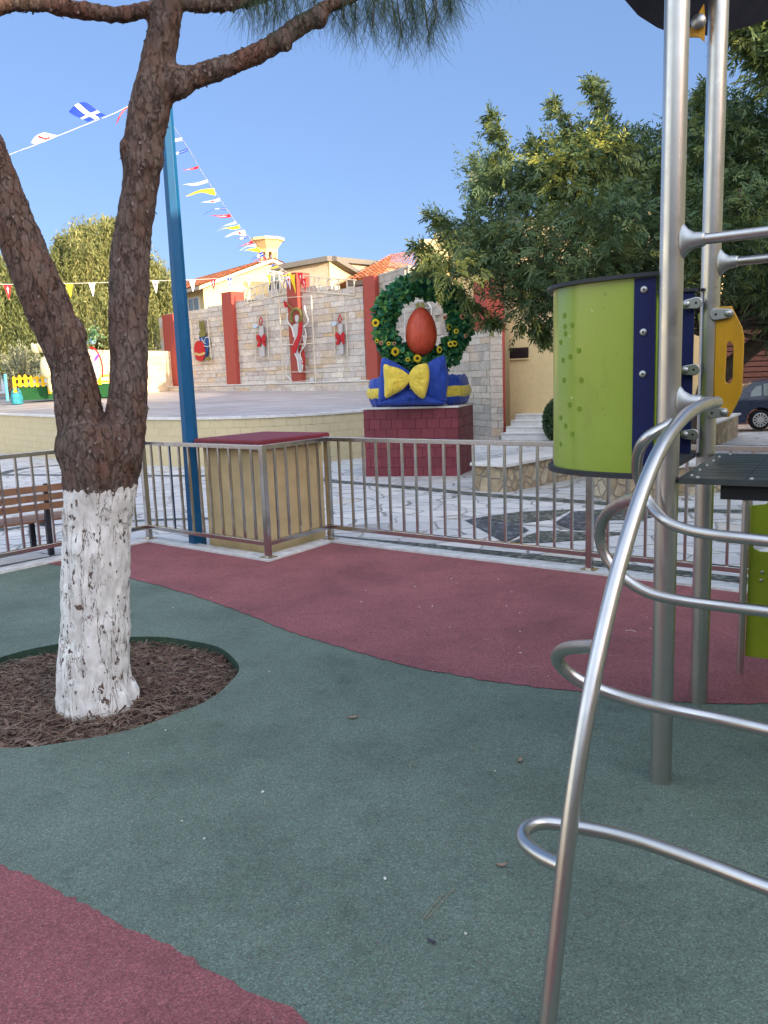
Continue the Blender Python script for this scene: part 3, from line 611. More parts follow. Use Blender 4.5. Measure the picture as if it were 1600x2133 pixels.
# bell tower (octagonal, open arches) on the ridge
tc_ = VP(559, 560, P0+e2*3.0, e2); th = MB(); s_ = 52/1700.0
zt0 = D(559, 497, 54)[2]; zb = D(559, 560, 54)[2]; tcx, tcy = D(559, 540, 54)[:2]; R8 = 27*54/1700
cup = MB(); cup.lathe([(R8*0.62, zb-1.4), (R8*0.62, zt0-1.25)], (tcx, tcy, 0), 8); cup = MB()
cup.lathe([(R8*0.66, zt0-0.78), (R8*0.72, zt0-0.66), (R8*1.12, zt0-0.20), (R8*1.26, zt0-0.17), (R8*1.26, zt0)], (tcx, tcy, 0), 8)
cu = cup.build('bell_tower', YEL, hs)
m = MB(); 
for k in range(8):
    a = math.pi*2*k/8; m.lathe([(0.13, zb-1.5), (0.085, zb-0.6), (0.085, zt0-1.1), (0.13, zt0-0.8)], (tcx+R8*0.58*math.cos(a), tcy+R8*0.58*math.sin(a), 0), 8)
    b_ = math.pi*2*(k+1)/8; pa = A3(tcx+R8*0.58*math.cos(a), tcy+R8*0.58*math.sin(a), 0); pb = A3(tcx+R8*0.58*math.cos(b_), tcy+R8*0.58*math.sin(b_), 0)
    arch = [pa+A3(0, 0, zt0-0.77), pa+(pb-pa)*0.06+A3(0, 0, zt0-1.15)]+[pa+(pb-pa)*(0.5-0.44*math.cos(math.pi*i/8))+A3(0, 0, zt0-1.15+0.30*math.sin(math.pi*i/8)) for i in range(9)]+[pb+A3(0, 0, zt0-1.15), pb+A3(0, 0, zt0-0.77)]
    n_ = unit(np.cross(pb-pa, A3(0, 0, 1)))
    for i in range(1, len(arch)-2):
        p, q_ = arch[i], arch[i+1]; m.prism([p, q_, A3(q_[0], q_[1], zt0-0.74), A3(p[0], p[1], zt0-0.74)], n_*0.1)
subpart(m, 'arcade', YEL, cu)
m = MB(); m.lathe([(R8*0.72, zb-1.7), (R8*0.72, zb-1.1)], (tcx, tcy, 0), 8); subpart(m, 'base', YEL, cu)
# grey-roofed house behind the centre pillar
g0 = D(682, 640, 49.0); gh = thing('grey_roof_house', 'cream house with thin grey sloping roof behind the stage wall', 'house', (g0[0], g0[1], -1.2))
f1 = unit(A3(-0.93, 0.36, 0)); f2 = unit(A3(0.72, 0.69, 0))
def onp(px, py, n): return VP(px, py, g0, n)
n1 = A3(f1[1], -f1[0], 0); n2 = A3(f2[1], -f2[0], 0)
tl, tr_ = onp(590, 563, n1), onp(682, 545, n1); rr_ = onp(728, 577, n2)
bz = lambda p: A3(p[0], p[1], -1.2)
mb = MB(); mb.prism([bz(tl), bz(tr_), tr_, tl], f2*6.0); mb.build('wall', plain('shaded_cream_render', (0.50, 0.44, 0.33), 0.85), gh, fix=True)  # side away from the sun: its shade is painted as a greyer cream
mb = MB(); mb.prism([bz(tr_)-f1*0.02, bz(rr_)-f1*0.02, rr_-f1*0.02, tr_-f1*0.02], -f1*0.1*1.0+A3(0, -0.04, 0)); mb.build('gable_wall', YEL, gh, fix=True)
mb = MB(); up = A3(0, 0, 0.28); mb.prism([tl+f1*0.5-f2*0.35, tr_-f2*0.35-f1*0.3, tr_-f2*0.35-f1*0.3+up, tl+f1*0.5-f2*0.35+up], f2*7.0)
mb.prism([tr_-n2*0.0+f1*0.3, rr_+f1*0.3+f2*0.4, rr_+f1*0.3+f2*0.4+up*0.8, tr_+f1*0.3+up], -f1*0.9); mb.build('roof', GREYF, gh, fix=True)
# orange roofed house right of it
rh0 = D(745, 640, 46.0); rh = thing('red_roof_house', 'house with broad hipped orange tile roof behind the last red pillar', 'house', (rh0[0], rh0[1], -1.2))
eL, eR, rR, rL = D(724, 584, 46.0), D(905, 566, 44.0), D(905, 517, 50.0), D(815, 531, 51.0)
mb = MB(); tileroof(mb, eL, eR, rR, rL); mb.build('roof', TILE, rh, tint=True, smooth=True)
mb = MB(); mb.prism([A3(eL[0]+.8, eL[1]+.8, -1.2), A3(eR[0], eR[1]+.8, -1.2), A3(eR[0], eR[1]+.8, eR[2]-.05), A3(eL[0]+.8, eL[1]+.8, eL[2]-.05)], A3(0.4, 6, 0)); mb.build('wall', YEL, rh, fix=True)
mb = MB(); mb.obox(eL-A3(0, 0, .3), eR-eL, A3(0, 0.7, 0), A3(0, 0, .24)); mb.build('eave', plain('dark_eave', (0.09, 0.075, 0.07)), rh)
mb = MB(); mb.add([eL, rL, rL+A3(-0.5, 6, -2), eL+A3(-3, 9, 0)], [(0, 1, 2, 3)]); mb.build('roof_hip', plain('tile_hip', (0.40, 0.16, 0.08)), rh)
# right building: sand rendered, parapets, vent, behind the steps
rb = thing('sand_building', 'tall sand coloured rendered building behind the tree and white steps', 'building', (6, 28, -0.6))
rbw = D(1062, 800, 27.5); r1 = A3(rbw[0], rbw[1], -0.8)
rdir = unit(A3(0.87, -0.49, 0)); rin = unit(A3(0.49, 0.87, 0))
mb = MB(); mb.obox(r1, rdir*5.6, rin*9, A3(0, 0, 7.0)); mb.build('wall', SAND, rb)
mb = MB(); a = D(877, 620, 33.0); b = D(935, 620, 33.0); zt = D(905, 498, 33)[2]; a[2] = b[2] = -0.8; mb.obox(a, b-a, A3(0.3, 3.2, 0), A3(0, 0, zt+.8)); mb.build('tower_wall', YEL, rb)
mb = MB(); a = D(906, 620, 33.6); b = D(1120, 620, 31.2); a[2] = b[2] = -0.8; zt = D(930, 521, 33.5)[2]; mb.obox(a, b-a, A3(0.3, 5, 0), A3(0, 0, zt+.8)); mb.build('upper_wall', SAND, rb)
mb = MB(); mb.obox(A3(a[0], a[1], zt+.01)-A3(0, .12, 0), b-a, A3(0.3, 5, 0), A3(0, 0, 0.65)); mb.build('parapet', YEL, rb)
mb = MB(); vc_ = VP(1082, 735, r1, rin); mb.obox(vc_-rdir*0.32-A3(0, 0, .17)-rin*0.02, rdir*0.64, -rin*0.03, A3(0, 0, .34))
for k in range(6): mb.obox(vc_-rdir*0.30+A3(0, 0, -0.15+k*.05)-rin*0.05, rdir*0.60, -rin*0.03, A3(0, 0, .018))
mb.build('vent_grille', plain('brown_grille', (0.035, 0.02, 0.018), 0.6), rb)
mb = MB(); mb.obox(vc_-rdir*0.34-A3(0, 0, .22)-rin*0.01, rdir*0.68, -rin*0.06, A3(0, 0, .04)); mb.build('vent_sill', SAND, rb)
# white stone steps
stp = thing('stone_steps', 'white marble steps between the stone wall end and the round shrub', 'steps', (4.6, 26, pz(26)))
s_a = A3(*(wb-wn*0.40+pe*0.2)[:2], 0)
for k in range(4):
    z = pz(25.3)+0.17*k; o_ = s_a+rin*(-0.5+0.42*k)+A3(0, 0, 0); wdt = 2.5-0.42*k
    mb = MB(); mb.obox(A3(o_[0], o_[1], -0.9), rdir*wdt, rin*3.2, A3(0, 0, z+0.17+0.9)); mb.obox(A3(o_[0], o_[1], z+0.17)-rin*0.03, rdir*(wdt+0.03), rin*3.2, A3(0, 0, 0.025)); mb.build('step', MARBLE, stp)
mb = MB(); q = GP(1090, 913); mb.box(A3(q[0]-.1, q[1]+.5, pz(q[1])+.06), (0.55, 0.18, 0.12)); tag(mb.build('floor_spotlight', BLACK, bevel=0.02), 'small black floodlight on the paving at the foot of the steps', 'floodlight')
# unseen building added to keep the playground, stage and wing wall in shade
ob_ = thing('shade_building', 'two-storey cream building to the right, outside the photo, shading the playground', 'building', (14, -2, 0))
mb = MB(); mb.box((14.0, -4.0, 3.0), (11.0, 28, 7.2)); mb.obox((12.2, 10.0, -1), (10, 0, 0), (0, 11.8, 0), (0, 0, 8.3)); mb.build('wall', YEL, ob_)
for y in (-14, -9, -4, 1, 6):
    for z in (1.6, 4.7): window(ob_, (8.5, y, z), A3(0, 1, 0), 1.4, 1.3, A3(-1, 0, 0))
ob2 = thing('rear_building', 'cream building behind the photographer, outside the photo', 'building', (-2, -18, 0))  # unseen, put in so the steel has something dark to mirror
mb = MB(); mb.box((-4, -22, 3.0), (26, 8, 6.4)); mb.build('wall', SAND, ob2)
for x in (-14, -10, -6, -2, 2, 6): window(ob2, (x, -17.98, 2.0), A3(1, 0, 0), 1.8, 2.0, A3(0, 1, 0))
# slatted brown fence / pergola wall behind the car
sf = thing('slatted_fence', 'dark brown horizontal slat fence behind the blue car', 'fence', (14, 30, -0.6))
a = D(1440, 780, 31); b = D(1800, 780, 28); a[2] = b[2] = -0.6; zt = D(1560, 655, 30)[2]; m = MB(); nz = int((zt+.6)/.19)
for k in range(nz): m.obox(a+A3(0, 0, .19*k+.02), b-a, A3(0, .05, 0), A3(0, 0, .155), RNG.random())
m.build('slats', tinted('brown_slats', [(0, (0.085, 0.04, 0.04)), (1, (0.13, 0.065, 0.065))], (5, 0.8, 1.1), 0.7, 0.1), sf, tint=True)
m = MB(); m.obox(a+A3(0, .3, 0), b-a, A3(0, .1, 0), A3(0, 0, zt+.6)); m.build('backing', DARK, sf)
# ------------------------------------------------------------------ pine tree in its pit
PINE = bark_mat('pine_bark')
pine = thing('pine_tree', 'forked pine tree with whitewashed lower trunk standing in the round mulch pit', 'tree', (-1.50, 4.10, 0))
TY = 4.07
def tp(x, y, d=TY): return D(x, y, d)
def ico(bm, c, r): 
    m = Matrix.Translation(Vector(c)) @ Matrix.Diagonal((r[0], r[1], r[2], 1)); bmesh.ops.create_icosphere(bm, subdivisions=3, radius=1, matrix=m)
tm = MB()
def limb(pts, rs, k=6, n=28):
    c = cr(pts, k); t = np.linspace(0, len(rs)-1, len(c)); r = np.interp(t, range(len(rs)), rs); tm.tube(c, r, n)
limb([tp(200, 1530), tp(200, 1470), tp(198, 1400), tp(199, 1250), tp(203, 1100), tp(207, 1010), tp(210, 930), tp(208, 880)], [.225, .200, .182, .166, .166, .178, .190, .17])
limb([tp(186, 975), tp(168, 870), tp(147, 760, 4.05), tp(97, 635, 4.02), tp(28, 470, 4.0), tp(-22, 330, 3.98), tp(-62, 220, 3.96), tp(-95, 110, 3.95), tp(-120, 0, 3.95), tp(-170, -200, 3.9)], [.125, .112, .104, .108, .098, .090, .080, .075, .07, .05])
limb([tp(242, 975), tp(262, 870), tp(268, 780, 4.08), tp(271, 560, 4.1), tp(290, 400, 4.1), tp(298, 310, 4.1), tp(318, 200, 4.1), tp(335, 100, 4.1), tp(349, 0, 4.1), tp(362, -150, 4.1), tp(370, -400, 4.15)], [.118, .100, .090, .092, .086, .092, .092, .078, .070, .055, .03])
limb([tp(334, 170, 4.1), tp(365, 175, 4.1), tp(400, 160, 4.12), tp(470, 138, 4.15), tp(545, 106, 4.2), tp(600, 70, 4.25), tp(650, 38, 4.3), tp(690, 10, 4.35), tp(740, -10, 4.4), tp(820, -45, 4.5), tp(920, -60, 4.6), tp(1010, -80, 4.7)], [.075, .072, .055, .048, .046, .047, .044, .036, .032, .026, .02, .01])
limb([tp(345, 15, 4.1), tp(310, 20, 4.08), tp(250, 30, 4.05), tp(200, 26, 4.02), tp(150, 20, 4.0), tp(100, 10, 3.98), tp(50, 7, 3.96), tp(5, 8, 3.95), tp(-40, 35, 3.95), tp(-95, 90, 3.95)], [.04, .036, .036, .040, .040, .038, .036, .038, .045, .05])
limb([tp(352, -10, 4.1), tp(385, 4, 4.1), tp(430, 10, 4.15), tp(500, 5, 4.2), tp(560, -12, 4.3), tp(640, -50, 4.4), tp(760, -110, 4.5)], [.04, .034, .032, .032, .028, .024, .015])
bark0 = tm.build('trunk', PINE, pine, smooth=True)
bm = bmesh.new(); bm.from_mesh(bark0.data)
o0 = np.array(pine['_o'])
for (x, y, d, r) in [(272, 318, 4.08, (.055, .06, .07)), (318, 326, 4.08, (.05, .06, .075)), (290, 340, 4.05, (.07, .05, .07)), (152, 940, 4.05, (.08, .1, .14)), (258, 935, 4.05, (.09, .11, .15)), (160, 700, 4.03, (.05, .06, .09)), (663, 35, 4.3, (.05, .05, .06)), (590, 85, 4.2, (.045, .045, .05)), (350, 165, 4.1, (.09, .07, .09)), (247, 655, 4.05, (.05, .05, .1))]:
    ico(bm, tp(x, y, d)-o0, r)
for a in range(7): ang = a*0.9+.3; ico(bm, A3(0.155*math.cos(ang)-.02, 0.15*math.sin(ang)-.02, -0.03), (.05, .05, .11))
bm.to_mesh(bark0.data); bm.free()
rm = bark0.modifiers.new('remesh', 'REMESH'); rm.mode = 'VOXEL'; rm.voxel_size = 0.0105; sm = bark0.modifiers.new('smooth', 'SMOOTH'); sm.iterations = 5; sm.factor = 0.5
dg = bpy.context.evaluated_depsgraph_get(); me2 = bpy.data.meshes.new_from_object(bark0.evaluated_get(dg)); old = bark0.data; bark0.modifiers.clear(); bark0.data = me2
nV = len(me2.vertices); co = np.empty(nV*3); me2.vertices.foreach_get('co', co); co = co.reshape(-1, 3); no = np.empty(nV*3); me2.vertices.foreach_get('normal', no); no = no.reshape(-1, 3)
disp = np.zeros(nV)
for i in range(nV):
    x, y, z = co[i]; white = z < WASH_TOP-0.05
    q = Vector((x*1.0, y*1.0, z*0.38))
    wv = noise.noise(q*13)*0.06+noise.noise(q*30)*.02; q2 = Vector((x+wv, y+wv, z*0.38+wv))
    d_ = noise.voronoi(q2*27)[0]; e = min(1.0, (d_[1]-d_[0])*2.6)
    big = noise.noise(Vector((x*6, y*6, z*4)))*0.010
    fine = noise.noise(Vector((x*60, y*60, z*40)))*0.0022+noise.noise(Vector((x*25, y*25, z*18)))*0.004
    rid = 1-abs(noise.noise(Vector((x*17+wv*8, y*17+wv*8, z*3.2))))*2.2
    disp[i] = ((-max(0, rid-.55)*0.016+noise.noise(Vector((x*34, y*34, z*13)))*0.006) if white else (e-0.7)*0.0038+noise.noise(Vector((x*40+wv*9, y*40, z*16)))*0.004)+big+fine
co += no*disp[:, None]; me2.vertices.foreach_set('co', co.ravel()); me2.update(); me2.polygons.foreach_set('use_smooth', [True]*len(me2.polygons)); me2.name = 'trunk'
if not me2.materials: me2.materials.append(PINE)
# curled bark flakes standing off the stems
rg = np.random.default_rng(3); idx = rg.choice(nV, 2600, replace=False); mb = MB()
fl_v = []; fl_t = []
for i in idx:
    if co[i][2] < WASH_TOP+0.03: continue
    n_ = no[i]; up_ = unit(A3(rg.normal()*.3, rg.normal()*.3, 1)-n_*n_[2]); s_ = unit(np.cross(n_, up_)); L = rg.uniform(.008, .022); w_ = L*rg.uniform(.45, .8); p = co[i]-n_*0.001+o0
    fl_v += [p-s_*w_/2, p+s_*w_/2, p+s_*w_*.35-up_*L+n_*rg.uniform(.001, .004), p-s_*w_*.4-up_*L*0.9+n_*rg.uniform(.000, .003)]; fl_t.append(rg.random())
FLAKE = tinted('bark_flake', [(0, (0.10, 0.07, 0.058)), (0.6, (0.15, 0.115, 0.10)), (1, (0.19, 0.155, 0.14))], (40, 0.7, 1.1), 0.9, 0.2)
fo = foliage('bark_flakes', np.array(fl_v), 0, np.array(fl_t), FLAKE, pine); fo['kind'] = 'stuff'
# needle tufts on drooping twigs
NEED = tinted('pine_needles', [(0, (0.030, 0.060, 0.028)), (0.6, (0.06, 0.105, 0.05)), (1, (0.12, 0.15, 0.055))], None, 0.5, 0, trans=0.15)
rg = np.random.default_rng(11); tw = MB(); nv_ = []; ntn = []
tuft = []
def tuftrow(pts, d, dens): 
    for (x, y) in pts: tuft.append((x, y, d))
ends = [(495, -5, 4.2), (520, 20, 4.2), (556, 32, 4.2), (590, 12, 4.25), (618, 18, 4.25), (640, -15, 4.2), (690, 25, 4.4), (716, 40, 4.4), (740, 45, 4.4), (764, 28, 4.45), (776, 60, 4.4), (800, 30, 4.5), (824, 45, 4.5), (838, 82, 4.5), (866, 60, 4.55), (894, 78, 4.55), (880, 20, 4.5), (905, 15, 4.6), (935, 8, 4.6), (948, -8, 4.6), (868, -10, 4.5), (840, -12, 4.5), (812, -5, 4.5), (780, -8, 4.4), (756, -6, 4.4), (720, -12, 4.35), (545, -8, 4.2), (575, -20, 4.2), (610, -18, 4.2), (920, -30, 4.6), (980, -35, 4.6), (530, 5, 4.15), (575, 30, 4.2), (655, 10, 4.3), (705, 5, 4.4), (730, 15, 4.4), (790, 8, 4.45), (850, 40, 4.5), (855, 15, 4.5), (905, 50, 4.55), (940, 25, 4.6), (925, -5, 4.6)]
for i in range(110): ends.append((rg.uniform(-200, 1080), rg.uniform(-420, -60), rg.uniform(3.6, 4.9)))
branch_src = cr([tp(560, -12, 4.3), tp(650, -20, 4.35), tp(740, -30, 4.4), tp(830, -55, 4.5), tp(920, -70, 4.6), tp(1000, -90, 4.6)], 6)
for (x, y, d) in ends:
    e = tp(x, y, d)
    if y > -40: src = min(branch_src, key=lambda b: np.linalg.norm(b[:2]-e[:2])+abs(b[2]-e[2]-0.12)*.5); tw.tube(cr([src, (src+e)/2+A3(rg.normal()*.02, 0, .03), e], 4), [.006]*4+[.004]*4+[.003], 5)
    nn_ = rg.integers(60, 95)
    for k in range(nn_):
        t = rg.uniform(-0.02, .10); b = e+A3(rg.normal()*.008, rg.normal()*.008, t); a = rg.uniform(0, 2*math.pi); sp_ = rg.uniform(.15, .95); dd = unit(A3(math.cos(a)*sp_, math.sin(a)*sp_, -1+rg.uniform(-.2, .9)*(sp_)))
        L = rg.uniform(.11, .19); w_ = .0017; s_ = unit(np.cross(dd, A3(rg.normal(), rg.normal(), .1))); sag = A3(0, 0, -L*.12)
        nv_ += [b-s_*w_/2, b+s_*w_/2, b+dd*L+sag+s_*w_*.2, b+dd*L+sag-s_*w_*.2]; ntn.append(min(1, max(0, rg.normal(.45, .25))))
foliage('needles', np.array(nv_), 0, np.array(ntn), NEED, pine); tw_o = tw.build('twigs', TRUNKM, pine); tw_o['kind'] = 'stuff'
# bark mulch in the pit: chips and dry needles
mb = MB(); c = [(PIT[0], PIT[1], -0.035)]+[(p[0], p[1], -0.06) for p in pit]; mb.add(c, [(0, i+1, (i+1) % 72+1) for i in range(72)]); struct(mb.build('pit_soil', plain('dark_soil', (0.055, 0.038, 0.030), 0.95, var=0.4, vscale=20, bmp=0.5)))
rg = np.random.default_rng(5); mb = MB(); 
for i in range(4600):
    r = PIT[2]*0.985*math.sqrt(rg.random()); a = rg.uniform(0, 2*math.pi); x, y = PIT[0]+r*math.cos(a)*1.02, PIT[1]+r*math.sin(a); z = -0.04-0.025*(r/PIT[2])+rg.uniform(-.008, .022)
    L, w_, h = rg.uniform(.015, .055), rg.uniform(.008, .026), rg.uniform(.002, .006); az = rg.uniform(0, 2*math.pi); ti = rg.normal()*.35; tj = rg.normal()*.35
    ax = A3(math.cos(az)*math.cos(ti), math.sin(az)*math.cos(ti), math.sin(ti))*L; ay = unit(A3(-math.sin(az), math.cos(az), math.tan(tj)*.6))*w_; azv = unit(np.cross(ax, ay))*h
    o_ = A3(x, y, z); tp_ = o_+ax
    if azv[2] < 0: azv = -azv
    p = [o_+ay*.1, o_+ax*.85, tp_+ay*.5, o_+ax*.9+ay, o_+ay*.9, o_-ax*.1+ay*.45]; mb.prism(p, azv, rg.random())
MULCH = tinted('bark_chip', [(0, (0.045, 0.024, 0.019)), (0.5, (0.10, 0.056, 0.043)), (0.85, (0.15, 0.095, 0.075)), (1, (0.22, 0.17, 0.14))], (30, 0.7, 1.1), 0.9, 0.2)
o = mb.build('bark_mulch', MULCH, tint=True); o['kind'] = 'stuff'
mb = MB()
for i in range(2600):
    r = PIT[2]*0.97*math.sqrt(rg.random()); a = rg.uniform(0, 2*math.pi); x, y = PIT[0]+r*math.cos(a), PIT[1]+r*math.sin(a); z = -0.028-0.022*(r/PIT[2])+rg.uniform(0, .02); az = rg.uniform(0, 6.28); L = rg.uniform(.05, .12); cu = rg.normal()*.5
    pts = [A3(x, y, z), A3(x+math.cos(az)*L*.5, y+math.sin(az)*L*.5, z+rg.uniform(0, .014)), A3(x+math.cos(az+cu)*L, y+math.sin(az+cu)*L, z+rg.uniform(-.004, .01))]
    mb.tube(pts, 0.0011, 3, False, tint=rg.random())
o = mb.build('pine_needle_litter', tinted('dry_needle', [(0, (0.13, 0.085, 0.06)), (1, (0.34, 0.26, 0.19))], None, 0.8, 0), tint=True); o['kind'] = 'stuff'
# small litter on the rubber
mb = MB()
for i in range(26):
    x, y = rg.uniform(-1.2, 2.0), rg.uniform(1.9, 6.2)
    if math.hypot(x-PIT[0], y-PIT[1]) < .9: continue
    az = rg.uniform(0, 6.28); L = rg.uniform(.03, .09); mb.tube([A3(x, y, .005), A3(x+math.cos(az)*L*.5, y+math.sin(az)*L*.5, .009), A3(x+math.cos(az+.3)*L, y+math.sin(az+.3)*L, .006)], .0009, 3, tint=rg.random())
for i in range(40):
    x, y = rg.uniform(-1.6, 2.2), rg.uniform(1.9, 6.4)
    if math.hypot(x-PIT[0], y-PIT[1]) < .9: continue
    s_ = rg.uniform(.003, .008); mb.box((x, y, .007), (s_*1.6, s_, .003), rg.uniform(0, 3), tint=0.9+0.1*rg.random())
o = mb.build('scattered_litter', tinted('pale_litter', [(0, (0.28, 0.22, 0.16)), (0.85, (0.42, 0.36, 0.28)), (1, (0.75, 0.73, 0.70))], None, 0.8, 0), tint=True); o['kind'] = 'stuff'
for (px, py, lab) in [((925, 1862), (903, 1893), 'forked dry pine needle lying on the green rubber in the foreground')][:1] if False else []: pass
mb = MB()
a, b, c = G(881, 1917), G(925, 1862), G(948, 1850); up = A3(0, 0, .004)
mb.tube([a+up, (a+b)/2+up*2, b+up], .0012, 4); mb.tube([a+up+A3(.01, 0, 0), (a+c)/2+up*2+A3(.01, 0, 0), c+up], .0011, 4)
tag(mb.build('pine_needle', plain('dry_needle_pair', (0.28, 0.22, 0.13))), 'forked dry pine needle pair lying on the green rubber in the foreground', 'pine needle')
def dryleaf(px, py, L, az, lab, col):
    p = G(px, py); d = A3(math.cos(az), math.sin(az), 0); s = A3(-d[1], d[0], 0); mb = MB()
    mb.grid(lambda u, v: p+d*L*(u-.5)+s*L*.22*(v-.5)*2*math.sin(math.pi*min(1, max(0, u*.96+.02)))+A3(0, 0, .004+.006*(u-.5)**2*4+.004*abs(v-.5)*2), 6, 4); tag(mb.build('dead_leaf', col, smooth=True), lab, 'leaf', 'dead leaves on the rubber')
DL = plain('dead_leaf_brown', (0.25, 0.17, 0.12), 0.7); DLD = plain('dead_leaf_dark', (0.05, 0.05, 0.07), 0.7)
dryleaf(735, 1497, .055, .2, 'small curled brown dead leaf on green rubber right of the tree pit', DL)
dryleaf(1083, 1587, .04, 1.2, 'tiny pale dead leaf on green rubber left of the steel post foot', DL)
dryleaf(1045, 1806, .04, 0.1, 'pale leaf scrap on the rubber just left of the lowest rung loop', DL)
dryleaf(900, 1966, .03, -.6, 'small dark leaf scrap near the bottom centre of the green rubber', DLD)
# ------------------------------------------------------------------ fence
fen = thing('metal_fence', 'polished square tube fence round the playground, stepping out round the concrete box', 'fence', tuple(FC))
def sqbar(mb, p, q, w_, h_=None):
    p = np.array(p, float); q = np.array(q, float); t = unit(q-p); h_ = h_ or w_
    if abs(t[2]) > .9: s = unit(dR); r = unit(np.cross(s, t))
    else: s = unit(A3(-t[1], t[0], 0)); r = A3(0, 0, 1)
    mb.obox(p-s*w_/2-r*h_/2, q-p, s*w_, r*h_); return mb
segs = [(FL2, FA, 0.15), (FA, FB, 0.148), (FB, FC, 0.155), (FC, FE, 0.15), (FE, FE2, 0.15)]
TOPZ, BOTZ = 1.02, 0.15
for a, b, s_ in segs:
    t = unit(b-a); L = np.linalg.norm(b-a); z3 = A3(0, 0, 1)
    g_ = 0.026
    sqbar(MB(), a+t*g_+z3*TOPZ, b-t*g_+z3*TOPZ, .05, .04).build('top_rail', RAIL, fen, bevel=.003)
    sqbar(MB(), a+t*g_+z3*BOTZ, b-t*g_+z3*BOTZ, .05, .04).build('bottom_rail', RAIL, fen, bevel=.003)
    n = int(round(L/s_))
    mids = []
    if L > 4: mids = [L-2.1, L-4.0] if b is FA else []
    for i in range(1, n):
        p = a+t*(L*i/n)
        m = sqbar(MB(), p+z3*(BOTZ+.02), p+z3*(TOPZ-.02), .02)
        m.build('baluster', RAIL, fen)
for p in (FA, FB, FC, FE, FL2, FE2):
    m = MB(); s = unit(dR); r = unit(A3(-s[1], s[0], 0)); m.obox(p-s*.0255-r*.0255+A3(0, 0, .02), s*.051, r*.051, A3(0, 0, 1.022)); po = m.build('post', RAIL, fen, bevel=.003)
    m = MB(); m.obox(p-s*.06-r*.06+A3(0, 0, .022), s*.12, r*.12, A3(0, 0, .008)); subpart(m, 'base_plate', RAIL, po, bevel=.002)
# ------------------------------------------------------------------ blue lamp post
bp0 = G(412, 1137); bp0 = A3(bp0[0]-.015, bp0[1]+.08, pz(bp0[1]))
m = MB(); hx = lambda z, r: [(bp0[0]+r*math.cos(math.pi/3*k+0.30), bp0[1]+r*math.sin(math.pi/3*k+0.30), z) for k in range(6)]
rw = .078
v = hx(-0.05, rw*1.15)+hx(1.0, rw)+hx(7.2, rw*.62); m.add(v, [tuple(range(6))[::-1], tuple(range(12, 18))]+[(i, (i+1) % 6, (i+1) % 6+6, i+6) for i in range(6)]+[(i+6, (i+1) % 6+6, (i+1) % 6+12, i+12) for i in range(6)])
tag(m.build('lamp_post', BLUEP, bevel=.004), 'tall blue six-sided metal post behind the forked tree and the concrete box', 'post')
# ------------------------------------------------------------------ concrete box
bx = thing('utility_box', 'sand painted concrete box with maroon lid inside the fence corner', 'box', (-1.2, 7.9, 0))
F0 = G(556, 1160)+A3(-.02, .16, 0); uR = unit(V2); uL = -unit(dR)*1.0; uL = unit(A3(-.80, .60, 0)); uR = A3(.60, .80, 0)
WL, WR = .80, .86; hB = 0.985
m = MB(); m.obox(A3(*F0[:2], -.1), uL*WL, uR*WR, A3(0, 0, hB+.1)); m.build('body', plain('sand_paint', (0.50, 0.39, 0.215), 0.75, var=0.16, vscale=5, bmp=0.15), bx, bevel=.01)
m = MB(); m.obox(A3(*(F0-uL*.06-uR*.06)[:2], hB), uL*(WL+.12), uR*(WR+.12), A3(0, 0, .085)); m.build('lid', plain('maroon_paint', (0.17, 0.026, 0.036), 0.6, var=0.22, vscale=7, bmp=0.12), bx, bevel=.016, smooth=False)
# ------------------------------------------------------------------ bench
bn = thing('park_bench', 'wooden slat bench with dark metal legs seen from behind at the left fence', 'bench', (-3.9, 7.9, 0))
WOOD = tinted('bench_wood', [(0, (0.20, 0.105, 0.06)), (1, (0.30, 0.165, 0.10))], (8, 0.8, 1.12), 0.55, 0.15, vscale=(1, 1, 1)); IRON = plain('dark_iron', (0.022, 0.025, 0.035), 0.45)
bo = G(66, 1178)+A3(0, .42, 0); bd = unit(A3(.74, .67, 0)); bnn = A3(-bd[1], bd[0], 0); bnn = bnn if bnn[1] > 0 else -bnn
bo = bo*A3(1, 1, 0)
for k, z in enumerate((.60, .715, .83)):
    m = MB(); off = bnn*(-.02-.10*(z-.55)); m.obox(bo-bd*1.45+off+A3(0, 0, z), bd*1.85, bnn*.03, A3(0, 0, .085), .3+.2*k); m.build('back_slat', WOOD, bn, bevel=.004, tint=True)
for k in range(4):
    m = MB(); m.obox(bo-bd*1.45+bnn*(.06+.115*k)+A3(0, 0, .43), bd*1.85, bnn*.095, A3(0, 0, .03), .2+.2*k); m.build('seat_slat', WOOD, bn, bevel=.004, tint=True)
for k, s in enumerate((0.0, -1.05)):
    p = bo+bd*s; m = MB(); q = [p+bnn*0+A3(0, 0, .0), p+bnn*.0+A3(0, 0, .40), p-bnn*.045+A3(0, 0, .93), p-bnn*.01+A3(0, 0, .93), p+bnn*.05+A3(0, 0, .43), p+bnn*.50+A3(0, 0, .43), p+bnn*.53+A3(0, 0, .38), p+bnn*.05+A3(0, 0, .37), p+bnn*.05]
    m.prism(q[:5]+[p+bnn*.05+A3(0, 0, 0)], bd*.05); m.prism([p+bnn*.05+A3(0, 0, .37), p+bnn*.05+A3(0, 0, .425), p+bnn*.52+A3(0, 0, .425), p+bnn*.52+A3(0, 0, .385)], bd*.05); m.prism([p+bnn*.47, p+bnn*.47+A3(0, 0, .4), p+bnn*.52+A3(0, 0, .4), p+bnn*.52], bd*.05)
    m.build('leg', IRON, bn, fix=True)
bn.scale = (1, 1, 0.76)
